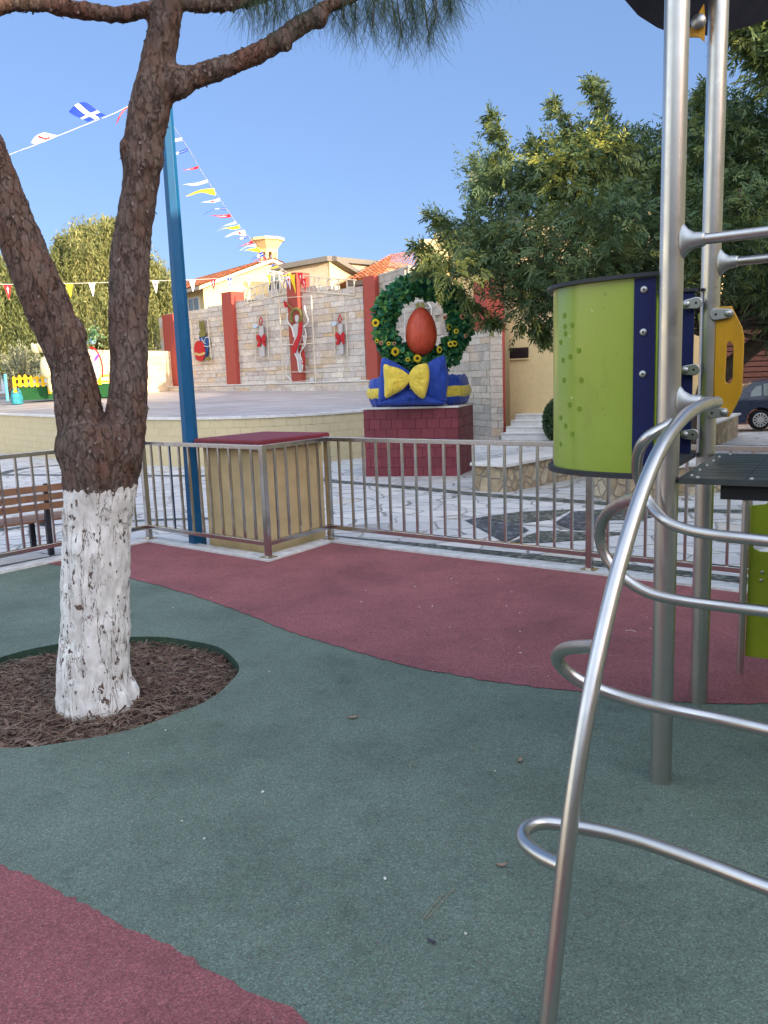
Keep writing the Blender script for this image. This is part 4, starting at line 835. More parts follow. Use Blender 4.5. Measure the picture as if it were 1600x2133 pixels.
# ------------------------------------------------------------------ low stone seat walls
def seatwall(nm, lab, p, q, wd, h, back):
    p = np.array(p)*A3(1, 1, 0); q = np.array(q)*A3(1, 1, 0); d = q-p; b = np.array(back, float); zz = pz(p[1]); t = thing(nm, lab, 'seat wall', (p[0], p[1], zz), 'low stone seat walls in the plaza')
    n = unit(A3(-d[1], d[0], 0)); n = n if np.dot(n, b) < 0 else -n; m = MB()
    m.obox(A3(p[0], p[1], zz-.25), d, b*wd, A3(0, 0, h+.2), .1); pass
    e = p+b*wd; n2 = -unit(d); pass; m.build('stone_base', WARM, t, tint=True)
    m = MB(); m.obox(A3(p[0], p[1], zz+h-.05)-unit(d)*.06+n*.06, d*1.03, b*(wd+.1), A3(0, 0, .05)); m.build('slab', MARBLE, t, bevel=.008)
WARM = rubble('warm_rubble')
q = GP(1054, 1022); r_ = GP(1158, 1001); seatwall('low_wall', 'low stone seat wall with white slab between maroon plinth and green barrel', q, q+unit(r_-q)*2.6, .55, .40, unit(A3(-.66, .55, 0)))
q = GP(1277, 1042); seatwall('low_wall', 'low stone seat wall seen under the green barrel and the deck', q, q+A3(1.9, 0.75, 0), .6, .40, unit(A3(-.25, .97, 0)))
q = GP(1484, 930); r_ = GP(1537, 908); seatwall('low_wall', 'far low rubble seat wall with white slab in front of the blue car', q, r_, 1.6, .55, unit(A3(-.85, .5, 0)))
# ------------------------------------------------------------------ maroon plinth
pf = GP(956, 988); pbk = GP(1003, 977); pl_ = GP(760, 971); pf[2] = pbk[2] = pl_[2] = 0
pu = unit(pl_-pf); pv = A3(-pu[1], pu[0], 0); pv = pv if pv[1] > 0 else -pv
pu = unit(A3(-.955, .297, 0)); pv = A3(.297, .955, 0); PW = 1.78; PD_ = 1.45
for zq in np.arange(.6, 1.4, .01):
    pp = A3(pf[0], pf[1], zq)-EYE; 
    if 1066.5-F*(pp@UP)/(pp@FW) < 850: break
PH = float(zq)
pn = thing('plinth', 'maroon painted block plinth with pale slab carrying the flower wreath', 'plinth', (pf[0], pf[1], pz(pf[1])))
m = MB(); gz = pz(pf[1])-.1; m.obox(A3(pf[0], pf[1], gz)+pu*.02+pv*.02, pu*(PW-.04), pv*(PD_-.04), A3(0, 0, PH-gz-.01), .3)
RH = (PH-gz)/7.3
for r in range(8):
    z = PH-RH*(r+1); h = RH*.965 if r < 7 else RH*.3
    if z < gz-RH: break
    z = max(z, gz)
    for (o_, d_, L, nn) in ((A3(pf[0], pf[1], z), pu, PW, -pv), (A3(pf[0], pf[1], z), pv, PD_, -pu)):
        s = -.12*(r % 2)
        while s < L:
            w_ = .225+RNG.uniform(-.012, .012); a = max(s, 0); b = min(L, s+w_)
            if b-a > .02: m.obox(o_+d_*(a+.003)-nn*.02, d_*(b-a-.006), nn*(.02+RNG.uniform(0, .009)), A3(0, 0, min(h, PH-z-.004)), RNG.random())
            s += w_
m.build('block_base', MAROON, pn, tint=True)
m = MB(); m.obox(A3(pf[0], pf[1], PH)-pu*.03-pv*.03, pu*(PW+.06), pv*(PD_+.06), A3(0, 0, .035)); m.build('slab', MARBLE, pn, bevel=.006)
# ------------------------------------------------------------------ wreath, egg, ribbon
ZT = PH+.035; WY = 15.3
wc0 = D(880, 675, WY); sc_ = WY/1700*1.015
wr = thing('flower_wreath', 'big round wreath of ivy leaves and sunflowers on the maroon plinth', 'wreath', (wc0[0], WY, ZT))
IVY = tinted('ivy_leaf', [(0, (0.015, 0.10, 0.065)), (0.4, (0.035, 0.17, 0.075)), (0.7, (0.10, 0.26, 0.065)), (1, (0.28, 0.44, 0.11))], None, 0.42, 0, trans=0.12)
RM, rm_ = .705, .165
m = MB(); m.tube([wc0+A3(RM*math.cos(a), 0, RM*math.sin(a)) for a in np.linspace(0, 2*math.pi, 49)[:-1]], rm_*.8, 16, closed=True); m.build('ring', plain('teal_fabric', (0.008, 0.075, 0.062), 0.8), wr, smooth=True)
rg = np.random.default_rng(21); n = 3400; A_ = rg.uniform(0, 2*math.pi, n); B_ = rg.uniform(0, 2*math.pi, n); lump = 1+.12*np.sin(A_*5+1)+.10*np.sin(A_*9+2)+rg.normal(size=n)*.10; lr = rm_*lump
rad = np.stack([np.cos(A_), 0*A_, np.sin(A_)], 1); nrm_ = rad*np.cos(B_)[:, None]+np.array([0, 1., 0])*np.sin(B_)[:, None]; base = wc0+rad*RM+nrm_*lr[:, None]
dv = unit(nrm_*.55+rg.normal(size=(n, 3))*.55+np.array([0, -.1, -.25])); sd_ = unit(np.cross(dv, nrm_+rg.normal(size=(n, 3))*.4)); sz = rg.uniform(.065, .13, n)
P_ = base; pts = [P_, P_+dv*(sz*.15)[:, None]+sd_*(sz*.42)[:, None], P_+dv*(sz*.55)[:, None]+sd_*(sz*.40)[:, None], P_+dv*sz[:, None], P_+dv*(sz*.55)[:, None]-sd_*(sz*.40)[:, None], P_+dv*(sz*.15)[:, None]-sd_*(sz*.42)[:, None]]
foliage('leaves', np.stack(pts, 1).reshape(-1, 3), 0, np.clip(rg.normal(.42, .22, n), 0, 1), IVY, wr, k=6)
PET = plain('yellow_petal', (0.72, 0.55, 0.03), 0.6, var=.12, vscale=30); SEED = plain('seed_head', (0.05, 0.022, 0.01), 0.9, bmp=.5, bscale=300); PINKP = plain('salmon_petal', (0.62, 0.30, 0.16), 0.6)
def flower(c, R, facing, mat, cen=True):
    f = unit(np.array(facing, float)); e1_ = unit(np.cross(f, A3(0, 0, 1))); e2_ = np.cross(e1_, f); m = MB(); K = 13
    for layer in (0, 1):
        for k in range(K):
            a = 2*math.pi*(k+.5*layer)/K; d = e1_*math.cos(a)+e2_*math.sin(a); s = -e1_*math.sin(a)+e2_*math.cos(a); o_ = c+f*.004*layer
            m.add([o_+d*R*.3, o_+d*R*.68+s*R*.16+f*.01, o_+d*R*rg.uniform(.9, 1.05)-f*.004, o_+d*R*.68-s*R*.16+f*.01], [(0, 1, 2, 3)])
    fl = m.build('sunflower', mat, wr)
    m = MB(); m.lathe([(R*.36, 0.0), (R*.34, .018), (R*.2, .026), (.002, .022)], c+f*.002, 12, f); subpart(m, 'seed_head', SEED, fl, smooth=True)
c5 = lambda x, y: (700+x/3.878, 450+y/3.878)
for (x, y, R, fx, mt) in [(320, 862, .08, (-.35, -1, .1), PET), (478, 1095, .085, (.25, -1, 0), PET), (657, 1150, .08, (.1, -1, .3), PET), (835, 1080, .07, (.75, -1, 0), PET), (925, 1035, .06, (.2, -1, .2), PET), (957, 1030, .065, (.5, -1, .3), PET), (912, 897, .07, (.9, -.6, .1), PET), (1024, 812, .06, (.3, -1, 0), PINKP), (972, 930, .05, (0, -1, 0), PET), (880, 820, .045, (-.3, -1, 0), PINKP), (1047, 968, .04, (.3, -1, 0), PINKP), (425, 1030, .04, (-.1, -1, 0), PET), (470, 1030, .035, (.1, -1, 0), PINKP), (580, 1160, .045, (0, -1, .2), PET), (365, 1025, .04, (-.2, -1, 0), PINKP), (330, 1010, .04, (-.5, -1, 0), PET)]:
    flower(D(*c5(x, y), WY-.27), R, fx, mt)
# egg
ec = D(877.5, 691, WY-.10); m = MB(); K = 30; er, eh = .285, .435
prof_ = []
for i in range(K+1):
    t = math.pi*i/K; z = -math.cos(t); r = math.sin(t)*(1-.13*z); prof_.append((max(.001, er*r), eh*(z)))
m.lathe(prof_, (0, 0, 0), 40); m.v = [tuple(np.array(p)+ec) for p in m.v]
eggm, nt_, b_ = newmat('egg_paint'); v_ = coords(nt_, scale=(9, 9, 1.2)); n_ = noise_tex(nt_, v_, 3, 6, .7); r_ = ramp(nt_, n_.outputs[0], [(.3, (.36, .035, .012)), (.65, (.58, .075, .028))]); nt_.links.new(r_.outputs[0], b_.inputs['Base Color']); b_.inputs['Roughness'].default_value = .5
tag(m.build('easter_egg', eggm, smooth=True), 'large glossy red egg standing inside the ring of the wreath', 'egg')
# ribbon cushion and bows
BLUF = fabric('blue_fabric', (0.009, 0.045, 0.31)); YELF = fabric('yellow_fabric', (0.66, 0.50, 0.06))
rb0 = thing('ribbon_bow', 'padded blue and yellow ribbon with big bow at the foot of the wreath', 'ribbon', (wc0[0], WY-.2, ZT))
cc = A3(pf[0], pf[1], 0)+pu*PW*.5+pv*PD_*.5
def srect(a, hx_, hy_, p=3.2): ca, sa = math.cos(a), math.sin(a); return hx_*abs(ca)**(2/p)*np.sign(ca), hy_*abs(sa)**(2/p)*np.sign(sa)
def ring(hx_, hy_, zc_, rz_, rr_, wav, n=96, ns=14):
    m = MB(); vs = []
    for i in range(n):
        a = 2*math.pi*i/n; x, y = srect(a, hx_, hy_); tn = unit(A3(x/hx_**2, y/hy_**2, 0))
        for j in range(ns):
            b = 2*math.pi*j/ns; wv = 1+wav*noise.noise(Vector((math.cos(a)*4, math.sin(a)*4, b*1.2)))
            q = A3(x, y, 0)+tn*rr_*math.cos(b)*wv; vs.append(cc-pu*q[0]+pv*q[1]+A3(0, 0, zc_+rz_*math.sin(b)*wv))
    fs = [(i*ns+j, ((i+1) % n)*ns+j, ((i+1) % n)*ns+(j+1) % ns, i*ns+(j+1) % ns) for i in range(n) for j in range(ns)]
    m.add(vs, fs); return m
ring(.82, .60, ZT+.265, .275, .135, .22).build('cushion_ring', BLUF, rb0, smooth=True, fix=True)
ring(.82, .60, ZT+.255, .155, .165, .05).build('yellow_band', YELF, rb0, smooth=True, fix=True)
def puff(poly, d0, thick, pinch=None, pleat=.55, seed=0):
    P = [D(*c5(x, y), d0) for x, y in poly]; P = cr(P, 5, True); c = sum(P)/len(P); pc = D(*c5(*pinch), d0) if pinch else c; m = MB(); L = 9; n = len(P); vs = []
    for sgn in (-1, 1):
        for k in range(L+1):
            s = 1-k/L; hgt = thick*math.sqrt(max(0, 1-s**2.4))
            for i, p in enumerate(P):
                q = c+(p-c)*s; dp = np.linalg.norm(q-pc); f = min(1, dp/.35) if pinch else 1
                wv = noise.noise(Vector((q[0]*7, q[2]*7, seed+sgn)))*.25*thick+pleat*thick*math.sin(math.atan2(q[2]-pc[2], q[0]-pc[0])*16+seed)*.35*max(0, 1-dp/.5)*(1-s)
                vs.append(q+A3(0, sgn*(hgt*(.35+.65*f))+(wv*(1-s) if k else 0), 0))
    fs = []
    for h in (0, 1):
        o_ = h*(L+1)*n
        for k in range(L):
            for i in range(n): a = o_+k*n+i; b = o_+k*n+(i+1) % n; fs.append((a, b, b+n, a+n) if h else (a, a+n, b+n, b))
    m.add(vs, fs); return m
puff([(375, 1148), (470, 1180), (600, 1262), (640, 1330), (560, 1420), (440, 1480), (350, 1520), (345, 1400), (358, 1250)], WY-.62, .10, (600, 1320), seed=1).build('blue_loop', BLUF, rb0, smooth=True, fix=True)
puff([(735, 1200), (800, 1150), (878, 1132), (895, 1220), (912, 1300), (895, 1420), (885, 1510), (800, 1490), (700, 1440), (640, 1350), (660, 1270)], WY-.62, .13, (620, 1320), seed=4).build('blue_loop', BLUF, rb0, smooth=True, fix=True)
puff([(386, 1203), (450, 1215), (520, 1235), (592, 1290), (590, 1340), (540, 1400), (470, 1440), (398, 1466), (390, 1340)], WY-.80, .13, (590, 1312), seed=2).build('yellow_loop', YELF, rb0, smooth=True, fix=True)
puff([(585, 1290), (630, 1220), (690, 1194), (742, 1200), (756, 1290), (740, 1390), (718, 1462), (690, 1472), (630, 1425), (588, 1350)], WY-.80, .13, (588, 1315), seed=3).build('yellow_loop', YELF, rb0, smooth=True, fix=True)
puff([(350, 1500), (470, 1440), (600, 1395), (760, 1450), (880, 1500), (860, 1522), (600, 1524), (360, 1524)], WY-.62, .12, None, seed=6).build('blue_tail', BLUF, rb0, smooth=True, fix=True)
# ------------------------------------------------------------------ play structure
P1 = G(1376, 1626); P2_ = G(1455, 1461); P3 = G(1541, 1404)
pv_ = unit(P2_-P1); pu_ = unit(A3(.866, -.5, 0)); pu_ = A3(pv_[1], -pv_[0], 0); Z = A3(0, 0, 1)
play = thing('play_structure', 'steel post climbing frame with lime green barrel, grey deck and wavy rungs', 'playground', tuple(P1))
LIME = plain('lime_panel', (0.255, 0.35, 0.030), 0.33, var=.06, vscale=3, coat=.3); NAVY = plain('navy_panel', (0.008, 0.013, 0.075), 0.6, var=.1); OCH = plain('ochre_panel', (0.60, 0.30, 0.012), 0.38, var=.06)
OCH_E = plain('ochre_edge', (0.62, 0.42, 0.25), 0.6); HPL = plain('dark_deck', (0.045, 0.055, 0.055), 0.35, var=.15, vscale=12); RIM = plain('charcoal_rim', (0.035, 0.037, 0.045), 0.5)
def add_wear(m, chipc=(0.62, 0.66, 0.45)):
    nt = m.node_tree; b = nt.nodes['Principled BSDF']; src = b.inputs['Base Color'].links[0].from_socket; v = coords(nt)
    n1 = noise_tex(nt, v, 34, 3, .5); r1 = ramp(nt, n1.outputs[0], [(.735, 0), (.745, .9)]); c = mixc(nt, r1.outputs[0], src, chipc)
    n2 = noise_tex(nt, coords(nt, scale=(1, 1, .35)), 5, 8, .72); r2 = ramp(nt, n2.outputs[0], [(.30, .72), (.48, 1)]); c = mixc(nt, .7, c, r2.outputs[0], 'MULTIPLY')
    n3 = noise_tex(nt, v, 60, 2, .5); r3 = ramp(nt, n3.outputs[0], [(.25, .35), (.27, 1)]); c = mixc(nt, .6, c, r3.outputs[0], 'MULTIPLY'); nt.links.new(c, b.inputs['Base Color'])
add_wear(LIME); add_wear(NAVY, (0.10, 0.12, 0.25)); add_wear(OCH, (0.7, 0.5, 0.25))
LIMED = plain('olive_lime_panel', (0.24, 0.32, 0.012), 0.4, var=.08)
DECKZ = 1.20
for P, zt in ((P1, 3.75), (P2_, 3.9)):
    m = MB(); m.tube([P-Z*.02, P+Z*zt], .041, 36); po = m.build('post', STEEL, play, smooth=True)
    auto_smooth(po)
far1 = P1+pu_*1.35; far2 = P2_+pu_*1.35
for P in (far1, far2): m = MB(); m.tube([P-Z*.02, P+Z*3.4], .041, 24); auto_smooth(m.build('post', STEEL, play))
m = MB(); m.tube([P3+Z*0.0, P3+Z*1.02], .018, 20); p3o = m.build('support_post', STEEL, play); auto_smooth(p3o)
m = MB(); q = P3+Z*1.02; m.lathe([(.019, -.10), (.022, -.06), (.030, -.02), (.032, .05), (.030, .10)], q, 16); subpart(m, 'clamp', CLAMP, p3o, smooth=True)
# deck
def quadz(a, b, c, d, z): return [A3(p[0], p[1], z) for p in (a, b, c, d)]
a = P1+pu_*.045-pv_*.02; b = P2_+pu_*.045+pv_*.02; m = MB(); m.prism(quadz(a, a+pu_*1.5, b+pu_*1.5, b, DECKZ-.022), Z*.022)
dk = m.build('deck', HPL, play, fix=True)
m = MB()
for k in range(9):
    o_ = a+pv_*(.10+.09*k)+pu_*.05; m.obox(A3(*o_[:2], DECKZ+.0005), pu_*1.3, pv_*.0016, Z*.0006)
m.obox(A3(*(a+pu_*.22)[:2], DECKZ+.0005), pv_*.9, pu_*.003, Z*.0009); subpart(m, 'grip_ridges', RIM, dk)
m = MB()
for k in range(8):
    for o_ in (a+pu_*(.06+.18*k)+pv_*.03, b+pu_*(.06+.18*k)-pv_*.03): m = MB(); m.lathe([(.008, 0), (.007, .004), (.003, .006)], A3(*o_[:2], DECKZ), 10); subpart(m, 'rivet', CLAMP, dk)
for k in range(5):
    o_ = a+pu_*.03+pv_*(.08+.17*k); m = MB(); m.lathe([(.008, 0), (.007, .004), (.003, .006)], A3(*o_[:2], DECKZ), 10); subpart(m, 'rivet', CLAMP, dk)
m = MB(); m.prism(quadz(a+pu_*.14+pv_*.02, a+pu_*1.5+pv_*.02, a+pu_*1.5+pv_*.06, a+pu_*.14+pv_*.06, DECKZ-.075), Z*.052); m.prism(quadz(b+pu_*.1-pv_*.06, b+pu_*1.5-pv_*.06, b+pu_*1.5-pv_*.02, b+pu_*.1-pv_*.02, DECKZ-.075), Z*.052); m.build('deck_beam', BLACK, play)
# barrel (D plan) between the two posts
Mid = (P1+P2_)/2; BA, BB = .40, .525; ZB0, ZB1 = 1.205, 1.925
def dcurve(t, k=1.0, off=0.0): # t 0..1 from P1 side to P2 side
    a_ = math.pi*t; c_, s_ = math.cos(a_), math.sin(a_); e = 0.80
    x = (BA+off)*abs(c_)**e*np.sign(c_); y = (BB+off)*abs(s_)**e; return Mid-pv_*x-pu_*(y+.02)
NB = 64; cur = [dcurve(.012+.976*i/NB) for i in range(NB+1)]; curi = [dcurve(.012+.976*i/NB, off=-.008) for i in range(NB+1)]
m = MB(); vs = [p+Z*(ZB0 if k == 0 else ZB1)-p*A3(0, 0, 1) for k in (0, 1) for p in cur]+[p+Z*(ZB0 if k == 0 else ZB1)-p*A3(0, 0, 1) for k in (0, 1) for p in curi]; n = NB+1
fs = [(i, i+1, n+i+1, n+i) for i in range(NB)]+[(2*n+i, 3*n+i, 3*n+i+1, 2*n+i+1) for i in range(NB)]+[(n+i, n+i+1, 3*n+i+1, 3*n+i) for i in range(NB)]
m.add(vs, fs); brl = m.build('barrel_panel', LIME, play, fix=True); auto_smooth(brl)
HOLE = plain('barrel_hole', (0.17, 0.27, 0.015), 0.5, var=.05)
m = MB(); rg = np.random.default_rng(2)
def onbarrel(px, py):
    best = None; r = ray(px, py)
    for i in range(400):
        t = .10+.42*i/400; p = dcurve(t); q = A3(p[0], p[1], 0)-EYE; d = (q@FW); sx = 800+F*((A3(p[0], p[1], H)-EYE)@RT)/1.0/((A3(p[0], p[1], H)-EYE)@FW)
        # intersect: project vertical line of p; compare x at the height that lands on py
        zz = EYE[2]+r[2]*(np.linalg.norm(p[:2])/np.linalg.norm(r[:2])); P_ = A3(p[0], p[1], zz)-EYE; sx = 800+F*(P_@RT)/(P_@FW)
        if best is None or abs(sx-px) < best[0]: best = (abs(sx-px), t, zz)
    return best[1], best[2]
hole_px = [(1178, 695), (1168, 713), (1206, 730), (1188, 743), (1173, 750), (1165, 792), (1175, 792), (1211, 792), (1173, 833), (1187, 843), (1207, 852), (1168, 870), (1178, 887), (1192, 904), (1168, 925), (1177, 800-120), (1192, 677), (1176, 657), (1166, 660)]
for (x, y) in hole_px:
    t, z = onbarrel(x, y); p = dcurve(t, off=.0012); tn = unit(dcurve(t+.01)-dcurve(t-.01)); nn = unit(A3(tn[1], -tn[0], 0)); nn = nn if np.dot(nn, p-Mid) > 0 else -nn
    m = MB(); m.lathe([(.0105, 0), (.0105, .0006)], A3(p[0], p[1], z), 16, nn); subpart(m, 'drilled_hole', HOLE, brl)
for nm, z, h, off in (('bottom_plate', ZB0-.02, .02, .022), ('top_rim', ZB1, .014, .022)):
    oc = [dcurve(.005+.99*i/48, off=off) for i in range(49)]; m = MB()
    if nm == 'bottom_plate': m.prism([A3(p[0], p[1], z) for p in oc], Z*h)
    else:
        ic = [dcurve(.005+.99*i/48, off=-.03) for i in range(49)]
        vs = [A3(p[0], p[1], z+k*h) for k in (0, 1) for c_ in (oc, ic) for p in c_]; n = 49
        fs = [(i, i+1, 2*n+i+1, 2*n+i) for i in range(48)]+[(n+i, 3*n+i, 3*n+i+1, n+i+1) for i in range(48)]+[(2*n+i, 2*n+i+1, 3*n+i+1, 3*n+i) for i in range(48)]+[(i, n+i, n+i+1, i+1) for i in range(48)]; m.add(vs, fs)
    m.build(nm, RIM, play, fix=True)
# navy flanges outside P1 and inside P2
def strip(t0, t1, off, name, mat):
    c1 = [dcurve(t0+(t1-t0)*i/10, off=off) for i in range(11)]; c2 = [dcurve(t0+(t1-t0)*i/10, off=off-.004 if off > 0 else off-.012) for i in range(11)]; m = MB()
    vs = [A3(p[0], p[1], z) for z in (ZB0+.003, ZB1-.003) for p in c1+c2[::-1]]; n = 22; m.add(vs, [(i, (i+1) % n, n+(i+1) % n, n+i) for i in range(n)]+[tuple(range(n))[::-1], tuple(range(n, 2*n))]); return m.build(name, mat, play, fix=True)
fl1 = strip(.012, .048, .006, 'flange', NAVY); fl2 = strip(.952, .988, -.008, 'flange', NAVY)
def bolt(p, n, par, r=.014):
    m = MB(); m.lathe([(r, 0), (r, .002), (r*.75, .006), (r*.3, .0065)], p, 16, n); subpart(m, 'bolt', CLAMP, par, smooth=True)
    m = MB(); m.lathe([(r*.28, .0068), (r*.28, .0075)], p, 6, n); subpart(m, 'bolt_socket', BLACK, par)
for (x, y) in ((1337, 606), (1337, 693), (1336, 779)):
    t, z = onbarrel(x, y); t = .030; p = dcurve(t, off=.006); tn = unit(dcurve(t+.01)-dcurve(t-.01)); nn = unit(A3(tn[1], -tn[0], 0)); nn = nn if np.dot(nn, p-Mid) > 0 else -nn
    bolt(A3(p[0], p[1], z), nn, fl1)
# stadium shaped brackets
def stadium(par, px0, px1, pln, nrm, r, th=.012, name='bracket'):
    A_ = VP(*px0, pln, nrm); B_ = VP(*px1, pln, nrm); d = unit(B_-A_); s = unit(np.cross(nrm, d)); n_ = nrm if np.dot(nrm, EYE-A_) > 0 else -nrm; poly = []
    for i in range(11): a_ = math.pi/2+math.pi*i/10; poly.append(A_+r*.8*(math.cos(a_)*d+math.sin(a_)*s))
    for i in range(11): a_ = -math.pi/2+math.pi*i/10; poly.append(B_+r*(math.cos(a_)*d+math.sin(a_)*s))
    m = MB(); m.prism(poly, n_*th); o = m.build(name, CLAMP, par, bevel=.004, fix=True, seg=3)
    m = MB(); m.lathe([(r*.62, th), (r*.5, th+.006), (r*.1, th+.008)], A_, 18, n_); subpart(m, 'cap', CLAMP, o, smooth=True)
    m = MB(); m.lathe([(r*.22, th), (r*.2, th+.002)], B_, 6, n_); subpart(m, 'bolt', BLACK, o); return o
pin = P2_-pv_*.075-pu_*.02; nin = unit(pv_*1.0+pu_*.0)
for (x0, y0, x1, y1) in ((1431, 634, 1451, 631), (1428, 771, 1446, 770), (1428, 905, 1444, 905)):
    stadium(play, (x0, y0), (x1, y1), pin, nin, .026)
# ochre hand panel on the second post
pln = P2_+pu_*.05-pv_*.03; nrm = pv_
def vpp(x, y, off=0): return VP(x, y, pln+nrm*off, nrm)
outl = [(1492, 640), (1524, 637), (1546, 682), (1550, 702), (1548, 760), (1545, 819), (1533, 845), (1519, 869), (1489, 869), (1487, 800), (1489, 740)]
slot = [(1513, 723), (1514, 716), (1520, 711), (1526, 716), (1528, 723), (1527, 760), (1526, 790), (1522, 798), (1517, 799), (1511, 796), (1510, 788), (1512, 755)]
bm = bmesh.new(); o0 = np.array(play['_o'])
def lp(pts): return [bm.verts.new(tuple(vpp(*p)-o0)) for p in pts]
ol = lp(outl); sl = lp(slot); ed = [bm.edges.new((l[i], l[(i+1) % len(l)])) for l in (ol, sl) for i in range(len(l))]
bmesh.ops.triangle_fill(bm, use_beauty=True, edges=ed)
r_ = bmesh.ops.extrude_face_region(bm, geom=list(bm.faces)); bmesh.ops.translate(bm, verts=[v for v in r_['geom'] if isinstance(v, bmesh.types.BMVert)], vec=tuple(nrm*.016)); bmesh.ops.recalc_face_normals(bm, faces=bm.faces)
me = bpy.data.meshes.new('hand_panel'); bm.to_mesh(me); bm.free(); me.materials.append(OCH); o = bpy.data.objects.new('hand_panel', me); COL.objects.link(o); o.parent = play
b_ = o.modifiers.new('b', 'BEVEL'); b_.width = .003; b_.segments = 2; b_.limit_method = 'ANGLE'
stadium(play, (1518, 653), (1492, 655), pln-nrm*.004, nrm, .026); stadium(play, (1508, 859), (1484, 860), pln-nrm*.004, nrm, .026)
# lower olive panel with notches, beyond the thin support post
pl2 = P3+pu_*.02+pv_*.02
def vq(x, y): return VP(x, y, pl2, pv_)
zb = vq(1548, 1366)[2]; q0 = vq(1546, 1200); pts2 = []
def pq(s, z): return A3(*(pl2+pu_*s)[:2], z)
outl = [pq(0, zb), pq(1.3, zb), pq(1.3, 1.12), pq(0.0, 1.12), pq(0, .96), pq(.07, .95), pq(.09, .93), pq(.07, .90), pq(0, .89)]
h1 = [pq(.02+.30*u_, .72-.05*v_) for u_, v_ in ((0, 0), (.6, .05), (.9, .3), (1, 1), (.8, 1.3), (.1, 1.3), (0, 1))]
h2 = [pq(.06+.5*u_, .38-.09*v_) for u_, v_ in ((0, .2), (.1, 0), (.5, 0), (.75, .6), (.6, .9), (.2, .5))]
bm = bmesh.new(); ed = []
for l_ in (outl, h1, h2):
    vs = [bm.verts.new(tuple(p-o0)) for p in l_]; ed += [bm.edges.new((vs[i], vs[(i+1) % len(vs)])) for i in range(len(vs))]
bmesh.ops.triangle_fill(bm, use_beauty=True, edges=ed); r_ = bmesh.ops.extrude_face_region(bm, geom=list(bm.faces)); bmesh.ops.translate(bm, verts=[v for v in r_['geom'] if isinstance(v, bmesh.types.BMVert)], vec=tuple(pv_*.016)); bmesh.ops.recalc_face_normals(bm, faces=bm.faces)
me = bpy.data.meshes.new('lower_panel'); bm.to_mesh(me); bm.free(); me.materials.append(LIMED); lpn = bpy.data.objects.new('lower_panel', me); COL.objects.link(lpn); lpn.parent = play
for (x, y) in ((1588, 1192), (1586, 1209)): bolt(vq(x, y), -pv_, lpn, .009)
# handrails with cast sockets
def socket(par, P, z, d):
    d = unit(np.array(d, float)); s = unit(np.cross(Z, d)); secs = [(0.028, .062, .030), (.040, .060, .030), (.055, .040, .028), (.075, .028, .026), (.105, .025, .025), (.112, .022, .022)]; m = MB(); K = 20; vs = []
    for (x, rz_, rs_) in secs:
        for j in range(K): a_ = 2*math.pi*j/K; vs.append(P+Z*z+d*x+Z*rz_*math.sin(a_)*(1.0)+s*rs_*math.cos(a_))
    m.add(vs, [(i*K+j, i*K+(j+1) % K, (i+1)*K+(j+1) % K, (i+1)*K+j) for i in range(len(secs)-1) for j in range(K)]+[tuple(range(K))[::-1], tuple((len(secs)-1)*K+j for j in range(K))])
    return subpart(m, 'socket', CLAMP, par, smooth=True, fix=True)
ru = unit(A3(.82, -.57, 0))
for P, (x, y) in ((P1, (1450, 500)), (P2_, (1520, 546))):
    z = VP(x, y, P, A3(-ru[1], ru[0], 0))[2]; m = MB(); m.tube([P+Z*z+ru*.09, P+Z*z+ru*1.6], .0185, 20); hr = m.build('handrail', STEEL, play); auto_smooth(hr); socket(hr, P, z, ru)
# climbing rail and wavy rungs
nR = pu_-pv_*0.10; nR = unit(nR)
zt = VP(1430, 838, P1, pv_)[2]; topP = VP(1492, 836, P1, pv_)
def vr(x, y): return VP(x, y, topP, nR)
rail = [vr(x, y) for x, y in [(1141, 2133), (1160, 1950), (1185, 1730), (1215, 1530), (1246, 1365), (1282, 1210), (1318, 1085), (1352, 988), (1388, 915), (1428, 866), (1465, 844), (1493, 838)]]
rail = [rail[0]+(rail[0]-rail[1])*.6]+rail
TR = .0215
m = MB(); m.tube(cr(rail, 8), TR, 28); cr_ = m.build('climbing_rail', STEEL, play); auto_smooth(cr_)
m = MB(); m.tube([P1+Z*zt+pu_*.09, rail[-1]-pu_*.0], TR*.9, 20); br_ = m.build('rail_bracket_bar', STEEL, play); auto_smooth(br_); socket(br_, P1, zt, pu_)
def atz(x, y, z): return G(x, y, z)
R1 = [(1820, 1922, .35), (1700, 1883, .35), (1600, 1850, .35), (1480, 1803, .35), (1350, 1757, .35), (1260, 1733, .35), (1200, 1722, .35), (1150, 1714, .35), (1112, 1717, .35), (1090, 1734, .35), (1094, 1757, .35), (1126, 1783, .355), (1168, 1804, .365)]
R2 = [(1820, 1575, .60), (1700, 1546, .60), (1600, 1521, .60), (1500, 1499, .60), (1400, 1479, .61), (1300, 1454, .62), (1225, 1427, .65), (1180, 1399, .69), (1160, 1372, .74), (1172, 1354, .79), (1200, 1348, .83), (1243, 1347, .87)]
R3 = [(1820, 1300, .80), (1700, 1287, .80), (1600, 1274, .80), (1500, 1262, .80), (1400, 1248, .81), (1340, 1230, .83), (1290, 1196, .88), (1258, 1152, .95), (1249, 1108, 1.03), (1264, 1070, 1.11), (1295, 1048, 1.17), (1328, 1038, 1.215)]
R4 = [(1820, 1148, 1.03), (1700, 1137, 1.03), (1600, 1127, 1.03), (1500, 1116, 1.035), (1430, 1103, 1.045), (1385, 1083, 1.07), (1350, 1044, 1.12), (1328, 988, 1.22), (1330, 943, 1.31), (1350, 910, 1.37), (1400, 882, 1.41)]
